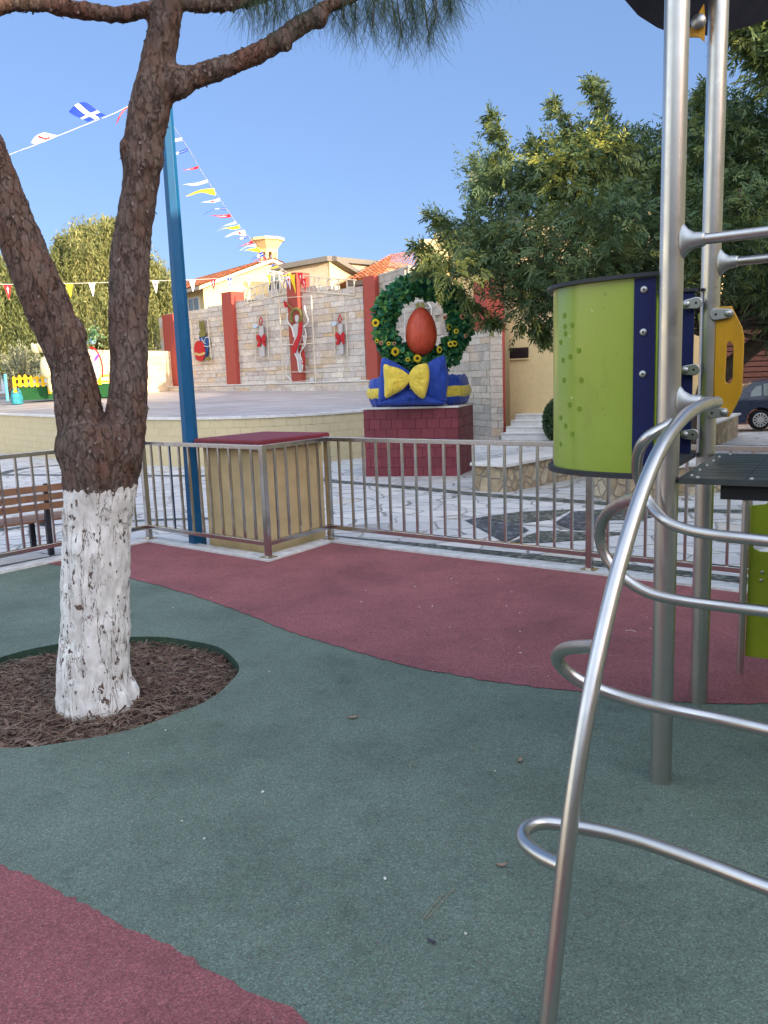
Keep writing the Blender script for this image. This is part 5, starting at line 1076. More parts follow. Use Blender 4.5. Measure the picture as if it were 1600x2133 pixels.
for R_ in (R1, R2, R3, R4):
    pts = [atz(*p) for p in R_]; c = cr(pts, 8)
    for _ in range(6): c = [c[0]]+[(c[i-1]+2*c[i]+c[i+1])/4 for i in range(1, len(c)-1)]+[c[-1]]
    m = MB(); m.tube(c, .0195, 22); auto_smooth(m.build('rung', STEEL, play))
ml = pu_*1.05
m = MB(); m.tube(cr([p+ml*1.0 for p in rail], 8), TR, 20); auto_smooth(m.build('climbing_rail', STEEL, play))
# navy roof panel, tilted, outside the posts
ctr = P1-pu_*.32; nroof = unit(Z*math.cos(math.radians(48))-pu_*math.sin(math.radians(48))); rp = A3(ctr[0], ctr[1], 3.18)
low = [VP(x, y, rp, nroof) for x, y in [(1275, -90), (1290, -35), (1306, 2), (1335, 36), (1370, 58), (1405, 71), (1450, 76), (1500, 71), (1560, 55), (1600, 41), (1660, 12), (1740, -40), (1830, -120), (1900, -230), (1780, -420), (1400, -420), (1290, -250)]]
m = MB(); m.prism(low, nroof*.02); m.build('roof_panel', plain('dark_navy_roof', (0.003, 0.005, 0.028), 0.7, var=.1), play, fix=True)
pb = P2_-pv_*.06; m = MB(); m.prism([VP(x, y, pb, pv_) for x, y in [(1427, 76), (1437, 60), (1466, 8), (1468, 40), (1467, 86), (1456, 76)]], pv_*.015); rbk = m.build('roof_bracket', OCH, play, fix=True)
m = MB(); m.lathe([(.03, 0), (.03, .02), (.01, .03)], VP(1456, 47, pb-pv_*.002, pv_), 16, -pv_); subpart(m, 'cap', CLAMP, rbk, smooth=True)
# ------------------------------------------------------------------ bunting
WHF = plain('white_flag', (0.75, 0.75, 0.75), 0.7, var=.04); REDF = plain('red_flag', (0.62, 0.02, 0.03), 0.7, var=.04); BLF = plain('blue_flag', (0.02, 0.06, 0.42), 0.7, var=.04); YLF = plain('yellow_flag', (0.80, 0.58, 0.03), 0.7, var=.04); ORF = plain('copper_mark', (0.65, 0.32, 0.08), 0.7)
FM = [WHF, REDF, BLF, YLF, ORF]
def pat(kind):
    def f(u, v):
        c = abs(u-.5)
        if kind == 'redcross': return 1 if (c < .09 and .15 < v < .68) or (abs(v-.30) < .06 and c < .26) else 0
        if kind == 'red': return 0 if (c < .05 and .18 < v < .62) or (abs(v-.32) < .04 and c < .2) else 1
        if kind == 'greek': return 0 if (c < .10) or (abs(v-.36) < .075) else 2
        if kind == 'cyprus': return 4 if (abs(v-.34) < .10 and c < .24 and (u*1.0+v) % .2 > .05) else 0
        if kind == 'yellow': return 3
        return 0
    return f
def flag(par, P, along, down, kind, wd, ln, wave, ph, bl=.35):
    along = unit(along); down = unit(down); nn = unit(np.cross(along, down)); m = MB()
    def fn(u, v):
        w_ = wd*(1-v)**.9*(1-.10*math.sin(math.pi*v)); tw_ = wave*1.6*math.sin(v*5+ph)*v
        q = P+along*(wd/2*0)+down*ln*v+(along*math.cos(tw_)+nn*math.sin(tw_))*(u-.5)*w_+nn*wave*ln*.45*math.sin(v*5.5+ph)*v**.7+Z*0
        return q-Z*0.10*ln*v*v*(wave > .05)
    m.grid(fn, 14, 18, pat(kind)); return m.build('flag', FM, par, smooth=True)
def bunting(label, pts, flags, ln, wd, wind, wave):
    c = cr(pts, 10); cum = np.r_[0, np.cumsum([np.linalg.norm(c[i+1]-c[i]) for i in range(len(c)-1)])]; ca = np.array(c)
    t = thing('bunting', label, 'bunting', tuple(c[0]), 'strings of flags over the plaza'); m = MB(); m.tube(c, np.linspace(.0022, .006, len(c)) if np.linalg.norm(c[0]-EYE) < 12 and np.linalg.norm(c[-1]-EYE) > 12 else (.0022 if np.linalg.norm(c[-1]-EYE) < 12 else .007), 5); m.build('cord', WHF, t)
    for (px, kind, ph) in flags:
        # nearest curve sample to that picture column
        best = min(range(len(c)), key=lambda i: abs(800+F*((c[i]-EYE)@RT)/((c[i]-EYE)@FW)-px)); P = c[best]; al = c[min(best+1, len(c)-1)]-c[max(best-1, 0)]
        if al[0] < 0: al = -al
        if callable(wind): al = unit(unit(al)*(.9+.5*math.sin(ph*7))+A3(.1, 0, -.50))
        dn = wind(ph) if callable(wind) else wind; flag(t, P, al, dn, kind, wd, ln, wave, ph)
    return t
bunting('low level string of triangular flags crossing in front of the yellow house', [D(-140, 585, 23), D(0, 592, 25.5), D(160, 590, 28), D(310, 585, 31), D(434, 581, 33), D(518, 575, 35), D(600, 568, 38)], [(-40, 'greek', 0), (8, 'red', .5), (146, 'yellow', .2), (193, 'cyprus', 1), (322, 'redcross', .3), (358, 'yellow', .6), (403, 'cyprus', 1.2), (443, 'red', .1), (482, 'greek', .7), (518, 'redcross', 2), (557, 'yellow', .4)], .46, .32, A3(0, 0, -1), .03)
pole_at = A3(bp0[0], bp0[1], 4.22)
def wind(ph): return unit(A3(-.95, -.25, -.22+.22*math.sin(ph*3)))
bunting('string of wind-blown flags running from the blue post down to the central red pillar', [pole_at, D(355, 250, 8.3), D(374, 282, 9), D(400, 322, 10), D(419, 356, 11), D(455, 410, 13), D(488, 458, 15.5), D(524, 500, 19), D(545, 524, 23), D(560, 543, 28), D(585, 558, 33), D(612, 575, 37.2)],
        [(379, 'redcross', .3), (393, 'greek', 1.2), (414, 'red', 2.0), (433, 'cyprus', .1), (447, 'yellow', 2.6), (460, 'redcross', 1.0), (470, 'greek', 2.9), (480, 'red', .4), (490, 'cyprus', 1.9), (501, 'yellow', .9), (511, 'redcross', 2.4), (518, 'greek', .2), (527, 'red', 1.3), (534, 'cyprus', 2.2), (541, 'yellow', .6), (548, 'greek', 1.6), (555, 'red', 2.9), (563, 'redcross', .5), (572, 'greek', 1.2), (581, 'yellow', .1), (590, 'cyprus', 2.0), (598, 'redcross', 1.0), (606, 'yellow', .7)], .42, .20, wind, .16)
t1 = bunting('high string of flags between the two stems of the forked pine', [pole_at, D(300, 206, 7.7), D(240, 235, 7.4), D(190, 255, 7.2), D(120, 283, 6.9), D(60, 307, 6.6), D(30, 318, 6.4), D(-160, 395, 5.8)], [(-60, 'greek', 1)], .3, .22, wind, .2)
def quadflag(par, a, b, c, d, dist, kind, ph):
    A_, B_, C_, E_ = (D(*p, dist+o) for p, o in ((a, 0), (b, .05), (c, .12), (d, .1))); pt = pat(kind); m = MB()
    m.grid(lambda u, v: (A_*(1-u)+B_*u)*(1-v)+(E_*(1-u)+C_*u)*v+A3(0, .035*math.sin(v*5+ph)*v, .010*math.sin(v*6+ph+u*3)*v+.012*math.sin(u*3.14)*v), 16, 20, pt); return m.build('flag', FM, par, smooth=True)
quadflag(t1, (183, 254), (221, 240), (178, 215), (146, 235), 7.2, 'greek', .3)
quadflag(t1, (92, 296), (126, 281), (80, 279), (63, 301), 6.85, 'redcross', 1.4)
flag(t1, D(44, 312, 6.5), D(50, 310, 6.5)-D(36, 317, 6.5), D(34, 317, 6.5)-D(50, 310, 6.5), 'yellow', .05, .06, .02, .5)
flag(t1, D(264, 222, 7.6), D(280, 214, 7.6)-D(258, 225, 7.6), D(246, 250, 7.6)-D(268, 220, 7.6), 'red', .06, .17, .2, 2.2)
fl_ = thing('flag_cluster', 'bundle of loose flags hanging at the top of the central red pillar', 'flags', tuple(W(615, 590, .5)))
for (x, y, k, ph) in ((585, 566, 'cyprus', .2), (595, 570, 'greek', 1.2), (609, 572, 'yellow', .3), (625, 568, 'red', .2), (632, 580, 'red', 1.4), (600, 575, 'redcross', .8)):
    flag(fl_, W(x, y, .55), WD, A3(.1, 0, -1), k, .34, .75 if k == 'yellow' else .55, .12, ph)
# ------------------------------------------------------------------ light figures and arch lettering on the stage wall
TUBW = plain('white_tube_light', (0.62, 0.62, 0.60), 0.5, var=.1); RTIN = plain('red_tinsel', (0.42, 0.012, 0.02), 0.6, var=.35, vscale=60, bmp=.6, bscale=120); OTIN = plain('olive_tinsel', (0.17, 0.155, 0.045), 0.7, var=.4, vscale=60, bmp=.6, bscale=120); BTIN = plain('blue_tinsel', (0.015, 0.07, 0.22), 0.6, var=.35, vscale=60, bmp=.6, bscale=120); GTIN = plain('gold_tinsel', (0.50, 0.38, 0.16), 0.6, var=.3, vscale=60)
WTIN = plain('white_tinsel', (0.46, 0.45, 0.46), 0.7, var=.25, vscale=50, bmp=.6, bscale=100); FRM = plain('cream_frame', (0.60, 0.54, 0.44), 0.6)
C4 = lambda x, y: (320+x/3.3333, 540+y/3.3333); C8 = lambda x, y: (360+x/8.0, 600+y/8.0)
def Wf(C, off): return lambda x, y: W(*C(x, y), off)
def frame(par, f, pts, r=.034, closed=True, name='frame', mat=None): m = MB(); P = [f(*p) for p in pts]; m.tube(P, r, 6, closed=closed); return m.build(name, mat or FRM, par)
def patch(par, f, pts, mat, name, th=.05, sm=True): P = [f(*p) for p in pts]; P = cr(P, 4, True) if sm else P; m = MB(); m.prism(P, WN*th); return m.build(name, mat, par, fix=True)
def line_(par, f, pts, mat, name, r=.03, closed=False): m = MB(); m.tube(cr([f(*p) for p in pts], 5, closed), r, 7, closed=closed); return m.build(name, mat, par)
fg = Wf(C8, .22); rab = thing('rabbit_light', 'framed rabbit light figure in blue coat holding a red egg, left of the stage wall', 'light figure', tuple(fg(470, 900)), 'framed light figures on the stage wall')
frame(rab, fg, [(300, 520), (580, 520), (645, 1245), (360, 1245)])
patch(rab, fg, [(455, 800), (560, 800), (610, 880), (600, 1000), (585, 1100), (560, 1160), (530, 1150), (545, 960), (480, 900)], BTIN, 'coat')
eg = patch(rab, Wf(C8, .27), [(440, 880), (510, 910), (540, 1010), (540, 1120), (500, 1205), (450, 1215), (400, 1170), (370, 1060), (375, 960), (400, 900)], RTIN, 'egg'); 
m = MB(); f3 = Wf(C8, .33); m.prism([f3(372, 1070), f3(450, 1095), f3(540, 1065), f3(540, 1105), f3(450, 1130), f3(376, 1110)], WN*.03); subpart(m, 'gold_band', GTIN, eg, fix=True)
patch(rab, Wf(C8, .24), [(450, 740), (490, 700), (530, 700), (555, 750), (540, 800), (500, 820), (460, 800)], OTIN, 'head')
for e_ in ([(450, 560), (465, 550), (485, 620), (495, 700), (470, 700), (450, 640)], [(495, 550), (515, 550), (530, 620), (525, 690), (505, 700), (495, 640)]): patch(rab, fg, e_, OTIN, 'ear')
patch(rab, Wf(C8, .28), [(550, 1170), (600, 1140), (640, 1170), (630, 1200), (560, 1205)], OTIN, 'foot'); line_(rab, Wf(C8, .30), [(480, 830), (490, 870), (520, 890), (545, 830), (600, 830), (610, 960), (540, 970), (485, 930), (520, 910), (548, 930)], TUBW, 'outline', .018)
for cx, cy, tp_, lab in ((0, 0, 390, 'left'), (548, -15, 340, 'right')):
    f0 = lambda x, y, cx=cx, cy=cy, o=.2: W(*C4(x+cx, y+cy), o); ca = thing('candle_light', ('framed white candle light figure with red bow between the second and central pillars' if cx == 0 else 'framed white candle light figure with red bow right of the central pillar'), 'light figure', tuple(f0(750, 560)), 'framed light figures on the stage wall')
    frame(ca, f0, [(708, 372+18), (785, 368+12), (802, 690), (712, 692)], .026); patch(ca, f0, [(738, 468), (764, 462), (776, 672), (748, 676)], WTIN, 'candle', .06, False)
    line_(ca, f0, [(742, 455), (735, 430), (744, 402), (756, 430), (750, 452)], RTIN, 'flame', .022, True)
    g = lambda x, y, cx=cx, cy=cy: W(*C4(x+cx, y+cy), .29)
    for bwp in ([(718, 528), (735, 528), (748, 552), (740, 575), (722, 565)], [(752, 552), (768, 522), (780, 535), (778, 570), (760, 570)], [(742, 562), (752, 570), (738, 608), (722, 600)], [(752, 565), (762, 566), (782, 590), (772, 602)]): patch(ca, g, bwp, RTIN, 'bow', .05)
    patch(ca, g, [(696, 455), (712, 448), (728, 458), (722, 474), (700, 476)], plain('pale_blue_lamp', (0.40, 0.50, 0.62), 0.4), 'lamp', .08)
f0 = Wf(C4, .50); fi = thing('saint_light_figure', 'tall framed light figure of a haloed man with red sash on the central pillar', 'light figure', tuple(f0(1000, 600)), 'framed light figures on the stage wall')
frame(fi, f0, [(868, 270), (1095, 255), (1125, 840), (905, 855)], .03); frame(fi, f0, [(890, 595), (1110, 585)], .024, False, 'cross_bar'); frame(fi, f0, [(960, 782), (1082, 782)], .018, False, 'cross_bar')
patch(fi, f0, [(968, 470), (1000, 445), (1040, 462), (1035, 540), (1010, 600), (1002, 640), (1030, 690), (1030, 775), (1010, 775), (1000, 700), (985, 650), (972, 600), (985, 540)], WTIN, 'body', .05)
g = Wf(C4, .57); patch(fi, g, [(1018, 432), (1034, 450), (1030, 520), (1008, 590), (985, 650), (968, 642), (975, 590), (1002, 530), (1008, 470)], RTIN, 'sash', .04)
line_(fi, g, [(958, 440), (955, 390), (975, 352), (1000, 346), (1022, 365), (1026, 410), (1012, 440)], OTIN, 'hair', .07); line_(fi, g, [(930, 372), (932, 430), (962, 478), (975, 540)], TUBW, 'arm', .035); line_(fi, g, [(1045, 470), (1074, 432), (1058, 375), (1046, 325), (1052, 340)], TUBW, 'arm', .035)
line_(fi, g, [(960, 470), (985, 560), (972, 630), (1000, 700), (1010, 775), (1030, 776), (1034, 720), (1018, 655), (1048, 600), (1060, 530), (1050, 480)], TUBW, 'outline', .022); line_(fi, g, [(1042, 640), (1048, 695), (1036, 726), (1026, 700)], RTIN, 'robe_fold', .03); patch(fi, g, [(985, 400), (998, 385), (1010, 400), (1006, 435), (992, 435)], WTIN, 'face', .04)
line_(fi, f0, [(905, 285), (915, 310), (930, 300), (940, 320), (975, 350)], OTIN, 'banner_staff', .025); patch(fi, f0, [(908, 292), (925, 300), (930, 330), (912, 330)], RTIN, 'banner', .03); line_(fi, f0, [(940, 680), (925, 740), (925, 800), (960, 845)], TUBW, 'rope_light', .02); line_(fi, f0, [(1060, 500), (1040, 560), (1060, 590), (1030, 620), (1050, 560), (1035, 530), (1062, 545)], TUBW, 'rope_light', .02)
m = MB(); q = f0(1105, 842); m.lathe([(.13, 0), (.15, .04), (.10, .12)], q, 14, WN); m.build('lamp', WTIN, fi, smooth=True)
c5w = lambda x, y: VP(*c5(x, y), wa+wn*.25, wn)
rb2 = thing('rabbit_light', 'framed rabbit light figure behind the red egg, only its ears showing through the wreath', 'light figure', tuple(c5w(690, 800)), 'framed light figures on the stage wall')
m = MB(); m.tube([c5w(555, 755), c5w(770, 740), c5w(775, 1100), c5w(560, 1110)], .02, 6, closed=True); m.build('frame', TUBW, rb2); m = MB(); m.tube([c5w(610, 690), c5w(725, 680), c5w(770, 735)], .02, 6); m.build('frame_brace', TUBW, rb2)
for e_ in ([(655, 740), (652, 715), (672, 698), (680, 745)], [(695, 745), (695, 705), (712, 698), (722, 745)], [(645, 745), (735, 745), (740, 800), (690, 830), (640, 800)]):
    m = MB(); m.prism([c5w(*p) for p in e_], wn*.05); m.build('ear' if e_[0][1] < 760 and e_[2][1] < 760 else 'head', OTIN, rb2, fix=True)
# arch lettering (open wire letters between two rails)
LET = {'X': [[(0, 0), (1, 1)], [(0, 1), (1, 0)]], 'P': [[(0, 0), (0, 1), (.6, 1), (1, .8), (.95, .55), (.5, .45), (0, .45)]], 'I': [[(.5, 0), (.5, 1)]], 'C': [[(1, .85), (.6, 1), (.15, .85), (0, .5), (.15, .15), (.6, 0), (1, .15)]],
       'T': [[(.5, 0), (.5, 1)], [(0, 1), (1, 1)]], 'O': [[(.5, 0), (.1, .25), (0, .5), (.1, .8), (.5, 1), (.9, .8), (1, .5), (.9, .25), (.5, 0)]], 'A': [[(0, 0), (.5, 1), (1, 0)], [(.2, .4), (.8, .4)]], 'N': [[(0, 0), (0, 1), (1, 0), (1, 1)]],
       'E': [[(1, 1), (0, 1), (0, 0), (1, 0)], [(0, .5), (.7, .5)]], 'H': [[(0, 0), (0, 1)], [(1, 0), (1, 1)], [(0, .5), (1, .5)]]}
def wordarch(lab, base, topl, letters):
    f = Wf(C4, .12); t = thing('arch_lettering', lab, 'lettering', tuple(f(*base[0])), 'open metal lettering over the stage wall'); m = MB(); m.tube([f(*p) for p in base], .036, 6); m.build('bottom_rail', FRM, t); m = MB(); m.tube([f(*p) for p in topl], .026, 6); m.build('top_rail', FRM, t)
    for ch, x, w_ in letters:
        yb = np.interp(x, [p[0] for p in base], [p[1] for p in base]); yt = np.interp(x, [p[0] for p in topl], [p[1] for p in topl]); m = MB()
        for st_ in LET[ch]:
            P = [f(x+(u-.5)*w_, (yb-3)*(1-v)+(yt+3)*v) for u, v in st_]; P = cr(P, 4) if ch in 'CPO' else P; m.tube(P, .032, 6)
        m.build('letter', FRM, t)
wordarch('white wire letters ΧΡΙCΤΟC between rails left of the central pillar', [(622, 318), (780, 272), (940, 232)], [(618, 225), (780, 165), (940, 130)], [('X', 642, 30), ('P', 692, 26), ('I', 738, 10), ('C', 775, 30), ('T', 822, 34), ('O', 868, 34), ('C', 918, 32)])
wordarch('white wire letters ΑΝΕCΤΗ between rails right of the central pillar', [(1020, 222), (1200, 235), (1395, 250)], [(1020, 110), (1200, 130), (1405, 145)], [('A', 1040, 36), ('N', 1100, 34), ('E', 1160, 26), ('C', 1220, 34), ('T', 1285, 40), ('H', 1368, 50)])
# ------------------------------------------------------------------ planter, statue and small things on the left
pk = thing('picket_planter', 'long green planter box with yellow picket fence around it at the stage edge', 'planter', tuple(D(130, 833, 36)))
a = D(42, 834, 36.4); b = D(240, 828, 37.0); zt = D(42, 805, 36.4)[2]; d = (b-a)*A3(1, 1, 0); m = MB(); m.obox(a, d, A3(0, 1.6, 0), A3(0, 0, zt-a[2])); m.build('green_box', plain('green_felt', (0.015, 0.085, 0.028), 0.9, var=.2, vscale=30, bmp=.4), pk)
L = np.linalg.norm(d); t_ = d/L; YP = plain('yellow_picket', (0.75, 0.46, 0.015), 0.6, var=.08)
zz = D(42, 782, 36.4)[2]
for k in range(int(L/.24)):
    o_ = a-t_*.2+t_*.24*k-A3(0, .06, 0); lo = D(42, 806 if k % 6 else 822, 36.4)[2]-RNG.uniform(0, .03); m = MB(); hgt = zz-lo+RNG.uniform(-.05, .05); m.prism([A3(*o_[:2], lo), A3(*(o_+t_*.13)[:2], lo), A3(*(o_+t_*.13)[:2], lo+hgt-.08), A3(*(o_+t_*.065)[:2], lo+hgt), A3(*o_[:2], lo+hgt-.08)], A3(0, -.03, 0)); m.build('picket', YP, pk, fix=True)
for zr in (.16, .42): m = MB(); m.obox(A3(*(a-t_*.2-A3(0, .05, 0))[:2], zt+zr-.12), d*1.02, A3(0, .03, 0), A3(0, 0, .08)); m.build('picket_rail', YP, pk)
CRM = plain('cream_statue_paint', (0.55, 0.52, 0.32), 0.6, var=.12, vscale=8, bmp=.2)
C6 = lambda x, y: (x/4.444, 660+y/4.444)
stt = thing('rabbit_statue', 'cream painted cartoon-like rabbit statue half hidden behind the left pine stem', 'statue', tuple(D(95, 800, 36)))
def blob(cx, cy, rx, ry, name, mat, par, d=36.0, ang=0.0, sub=False):
    c = D(*C6(cx, cy), d); s = d/1700/4.444; m = MB(); K = 12; rx *= s; ry *= s
    ca, sa = math.cos(ang), math.sin(ang)
    for i in range(K+1):
        th = math.pi*i/K
        for j in range(18):
            ph = 2*math.pi*j/18; x = rx*math.sin(th)*math.cos(ph)*(1+.06*math.sin(3*th)); y = min(rx, ry)*.9*math.sin(th)*math.sin(ph); z = ry*math.cos(th); m.v.append(tuple(c+A3(x*ca-z*sa, y, x*sa+z*ca)))
    for i in range(K):
        for j in range(18): m.f.append((i*18+j, i*18+(j+1) % 18, (i+1)*18+(j+1) % 18, (i+1)*18+j)); m.mi.append(0); m.t.append(.5)
    return m.build(name, mat, par, smooth=True, fix=True)
blob(440, 470, 68, 105, 'body', CRM, stt); blob(450, 370, 42, 70, 'chest', WHITE, stt); hd = blob(400, 275, 60, 58, 'head', CRM, stt); blob(335, 295, 48, 45, 'muzzle', CRM, stt); blob(300, 268, 14, 26, 'hand', CRM, stt); blob(375, 180, 16, 60, 'ear', CRM, stt); blob(415, 180, 16, 60, 'ear', CRM, stt); blob(500, 600, 22, 70, 'leg', CRM, stt, ang=.2); blob(515, 690, 16, 52, 'foot', CRM, stt, ang=-.35); blob(470, 620, 30, 80, 'leg', CRM, stt)
hp = thing('flower_hoop', 'red hoop with purple ribbon and green flower bunch above the yellow pickets', 'decoration', tuple(D(200, 790, 36.3)))
m = MB(); m.tube(cr([D(*C6(*p), 36.3) for p in [(830, 285), (865, 290), (905, 330), (935, 400), (948, 470), (950, 560)]], 6), .035, 8); m.build('hoop', REDF, hp, smooth=True)
m = MB(); m.tube(cr([D(*C6(*p), 36.3) for p in [(915, 345), (890, 385), (872, 425), (868, 450)]], 5), [.05]*15+[.03], 8); m.build('ribbon', plain('purple_ribbon', (0.20, 0.06, 0.40), .6), hp)
blob(855, 225, 34, 28, 'vase', plain('pale_blue_vase', (0.30, 0.50, 0.60), .5), hp, 36.3); blob(890, 470, 40, 110, 'basket_side', plain('pale_grey_basket', (0.45, 0.45, 0.48), .7), hp, 36.4)
LEAFG = tinted('bright_leaf', [(0, (0.05, 0.13, 0.05)), (.6, (0.10, 0.25, 0.10)), (1, (0.45, 0.55, 0.35))], None, .6, 0)
rg = np.random.default_rng(8); n = 160; c = D(*C6(865, 180), 36.2); o_ = c+rg.normal(size=(n, 3))*np.array([.16, .12, .16]); dd = unit(rg.normal(size=(n, 3))); foliage('flowers', leaf_quads(o_, dd, unit(np.cross(dd, rg.normal(size=(n, 3)))), .14, .08), 0, rg.random(n), LEAFG, hp)['kind'] = 'stuff'
LB = plain('light_blue_paint', (0.10, 0.38, 0.52), .5)
m = MB(); p0, p1 = D(*C6(45, 530), 35), D(*C6(72, 780), 35); m.tube([p0, p1], .06, 10); m.tube([p0+A3(.0, .1, .0), p0+A3(-.02, .1, -.9)], .03, 8); tag(m.build('garden_post', LB), 'light blue painted post at the left edge beside the green planter', 'post')
q = D(*C6(155, 745), 35.5); m = MB(); m.lathe([(.20, -.30), (.30, -.28), (.32, .0), (.28, .14), (.20, .2)], q, 14, sq=(1.15, .7)); m.tube([q+A3(-.2, 0, .18), q+A3(-.1, 0, .36), q+A3(.1, 0, .36), q+A3(.2, 0, .18)], .03, 6); tag(m.build('tool_bag', plain('teal_bag', (0.03, 0.22, 0.28), .6, var=.3, vscale=6)), 'small teal and black bag on the stage floor left of the green planter', 'bag')
# white fence behind
wf = thing('white_fence', 'small white upright fence far behind at the left edge', 'fence', tuple(D(15, 810, 44)))
for k in range(9):
    p = D(-40+14*k, 815, 44); m = MB(); m.box((p[0], p[1], p[2]+.5), (.07, .05, 1.0)); m.build('upright', WHITE, wf)
p = D(-40, 790, 44); q = D(76, 787, 44); m = MB(); m.obox(p, q-p, A3(0, .05, 0), A3(0, 0, .07)); m.build('rail', WHITE, wf)
# ------------------------------------------------------------------ car (rear three quarters seen, facing right)
CARP = plain('dark_blue_car_paint', (0.014, 0.026, 0.062), 0.3, var=.05, coat=.3); TYRE = plain('tyre', (0.012, 0.012, 0.013), .8); RIMM = plain('silver_wheel', (0.55, 0.56, 0.58), .35, metal=.7); CGL = plain('car_glass', (0.16, 0.20, 0.20), .06, var=.2)
wp = GP(1583, 897); cz = pz(wp[1]); SC = 1.07
car = thing('parked_car', 'dark blue hatchback parked at the right edge in front of the brown slat fence', 'car', (wp[0], wp[1], cz))
cd = unit(A3(.975, -.22, 0)); cs = A3(-cd[1], cd[0], 0)
def cp(x, y, z): return A3(wp[0], wp[1], cz)+cd*(x*SC)+cs*(y*SC+.0)+Z*(z*SC)
prof = [(-.78, .32), (-.80, .55), (-.78, .78), (-.70, .92), (-.62, 1.02), (-.42, 1.28), (-.22, 1.41), (.30, 1.47), (.95, 1.46), (1.45, 1.36), (1.95, 1.08), (2.25, .95), (2.95, .86), (3.30, .72), (3.38, .50), (3.34, .30)]
pc = cr([A3(x, 0, z) for x, z in prof], 4); W2 = .86; m = MB(); K = 9; vs = []
for p in pc:
    x, z = p[0], p[2]; tum = max(0, z-.85)*.28
    for j in range(K):
        v = j/(K-1)*2-1; y = W2+v*(W2-tum-.02)*(1-.04*max(0, abs(v)-.9)); dz = -.05*abs(v)**4; vs.append(cp(x, y, z+dz if z > .4 else z))
n_ = len(pc); m.add(vs, [(i*K+j, i*K+j+1, (i+1)*K+j+1, (i+1)*K+j) for i in range(n_-1) for j in range(K-1)])
arch = []
def side(yfn, sgn):
    """side skin as strips from sill to roof profile with wheel arches cut"""
    xs = np.linspace(-.80, 3.36, 140); vs = []; fs = []; H_ = 12
    pcx = [p[0] for p in pc]; pcz = [p[2] for p in pc]
    for x in xs:
        iu = [i for i in range(len(pc)) if pc[i][2] >= .3]; top = np.interp(x, pcx, pcz)-.045; bot = .22
        for wx in (0.0, 2.6):
            if abs(x-wx) < .37: bot = max(bot, .30+math.sqrt(max(0, .37**2-(x-wx)**2)))
        for k in range(H_+1):
            z = bot+(top-bot)*k/H_; tum = max(0, z-.85)*.28; bul = -.02*math.sin(math.pi*min(1, z/.9)); vs.append(cp(x, W2+sgn*(W2-tum-.02-bul*0+.0), z))
    nn2 = H_+1; fs = [(i*nn2+k, (i+1)*nn2+k, (i+1)*nn2+k+1, i*nn2+k+1) for i in range(len(xs)-1) for k in range(H_)]; m.add(vs, fs)
side(None, -1); side(None, 1); bd_ = m.build('body', CARP, car, smooth=True); auto_smooth(bd_, 50)
def sy(z, o=.006): return W2-(W2-max(0, z-.85)*.28-.02)-o
for poly in ([(-.28, .98), (.02, 1.0), (.02, 1.30), (-.12, 1.27), (-.25, 1.12)], [(.08, 1.0), (.95, 1.0), (.95, 1.37), (.35, 1.385), (.08, 1.33)], [(1.02, 1.0), (1.85, 1.0), (1.5, 1.26), (1.25, 1.345), (1.02, 1.37)]):
    m = MB(); m.prism([cp(x, sy(z), z) for x, z in poly], -cs*.006); m.build('side_window', CGL, car, fix=True)
m = MB(); m.prism([cp(-.645, .25, 1.03), cp(-.645, 1.47, 1.03), cp(-.36, 1.37, 1.33), cp(-.36, .35, 1.33)], unit(-cd+Z)*.012); m.build('rear_window', CGL, car, fix=True)
m = MB(); m.prism([cp(-.72, .02, .72), cp(-.72, .02, .98), cp(-.66, .30, .98), cp(-.79, .30, .72)], -cd*.02); m.build('tail_light', REDF, car, fix=True)
m = MB(); m.prism([cp(.60, -.012, .78), cp(.78, -.012, .78), cp(.78, -.012, .81), cp(.60, -.012, .81)], -cs*.03); m.build('door_handle', CARP, car, fix=True)
for wx in (0.0, 2.6):
    c = cp(wx, .10, .31); m = MB(); m.lathe([(.20, -.10), (.29, -.11), (.315, -.08), (.318, .08), (.30, .10)], c, 36, cs); wh = m.build('wheel', TYRE, car, smooth=True); auto_smooth(wh, 40)
    m = MB(); e1_ = cd; e2_ = Z; m.tube([c-cs*.118+(e1_*math.cos(a_)+e2_*math.sin(a_))*.205 for a_ in np.linspace(0, 2*math.pi, 37)[:-1]], .014, 8, closed=True)
    for k in range(12):
        a_ = 2*math.pi*k/12; dd = e1_*math.cos(a_)+e2_*math.sin(a_); s_ = -e1_*math.sin(a_)+e2_*math.cos(a_); m.obox(c-cs*.135+dd*.05-s_*.02, dd*.16, s_*.04, cs*.02)
    m.lathe([(.065, -.145), (.06, -.12)], c, 16, cs); subpart(m, 'rim', RIMM, wh)
    m = MB(); m.lathe([(.19, -.112), (.19, -.10)], c, 24, cs); subpart(m, 'rim_recess', BLACK, wh)
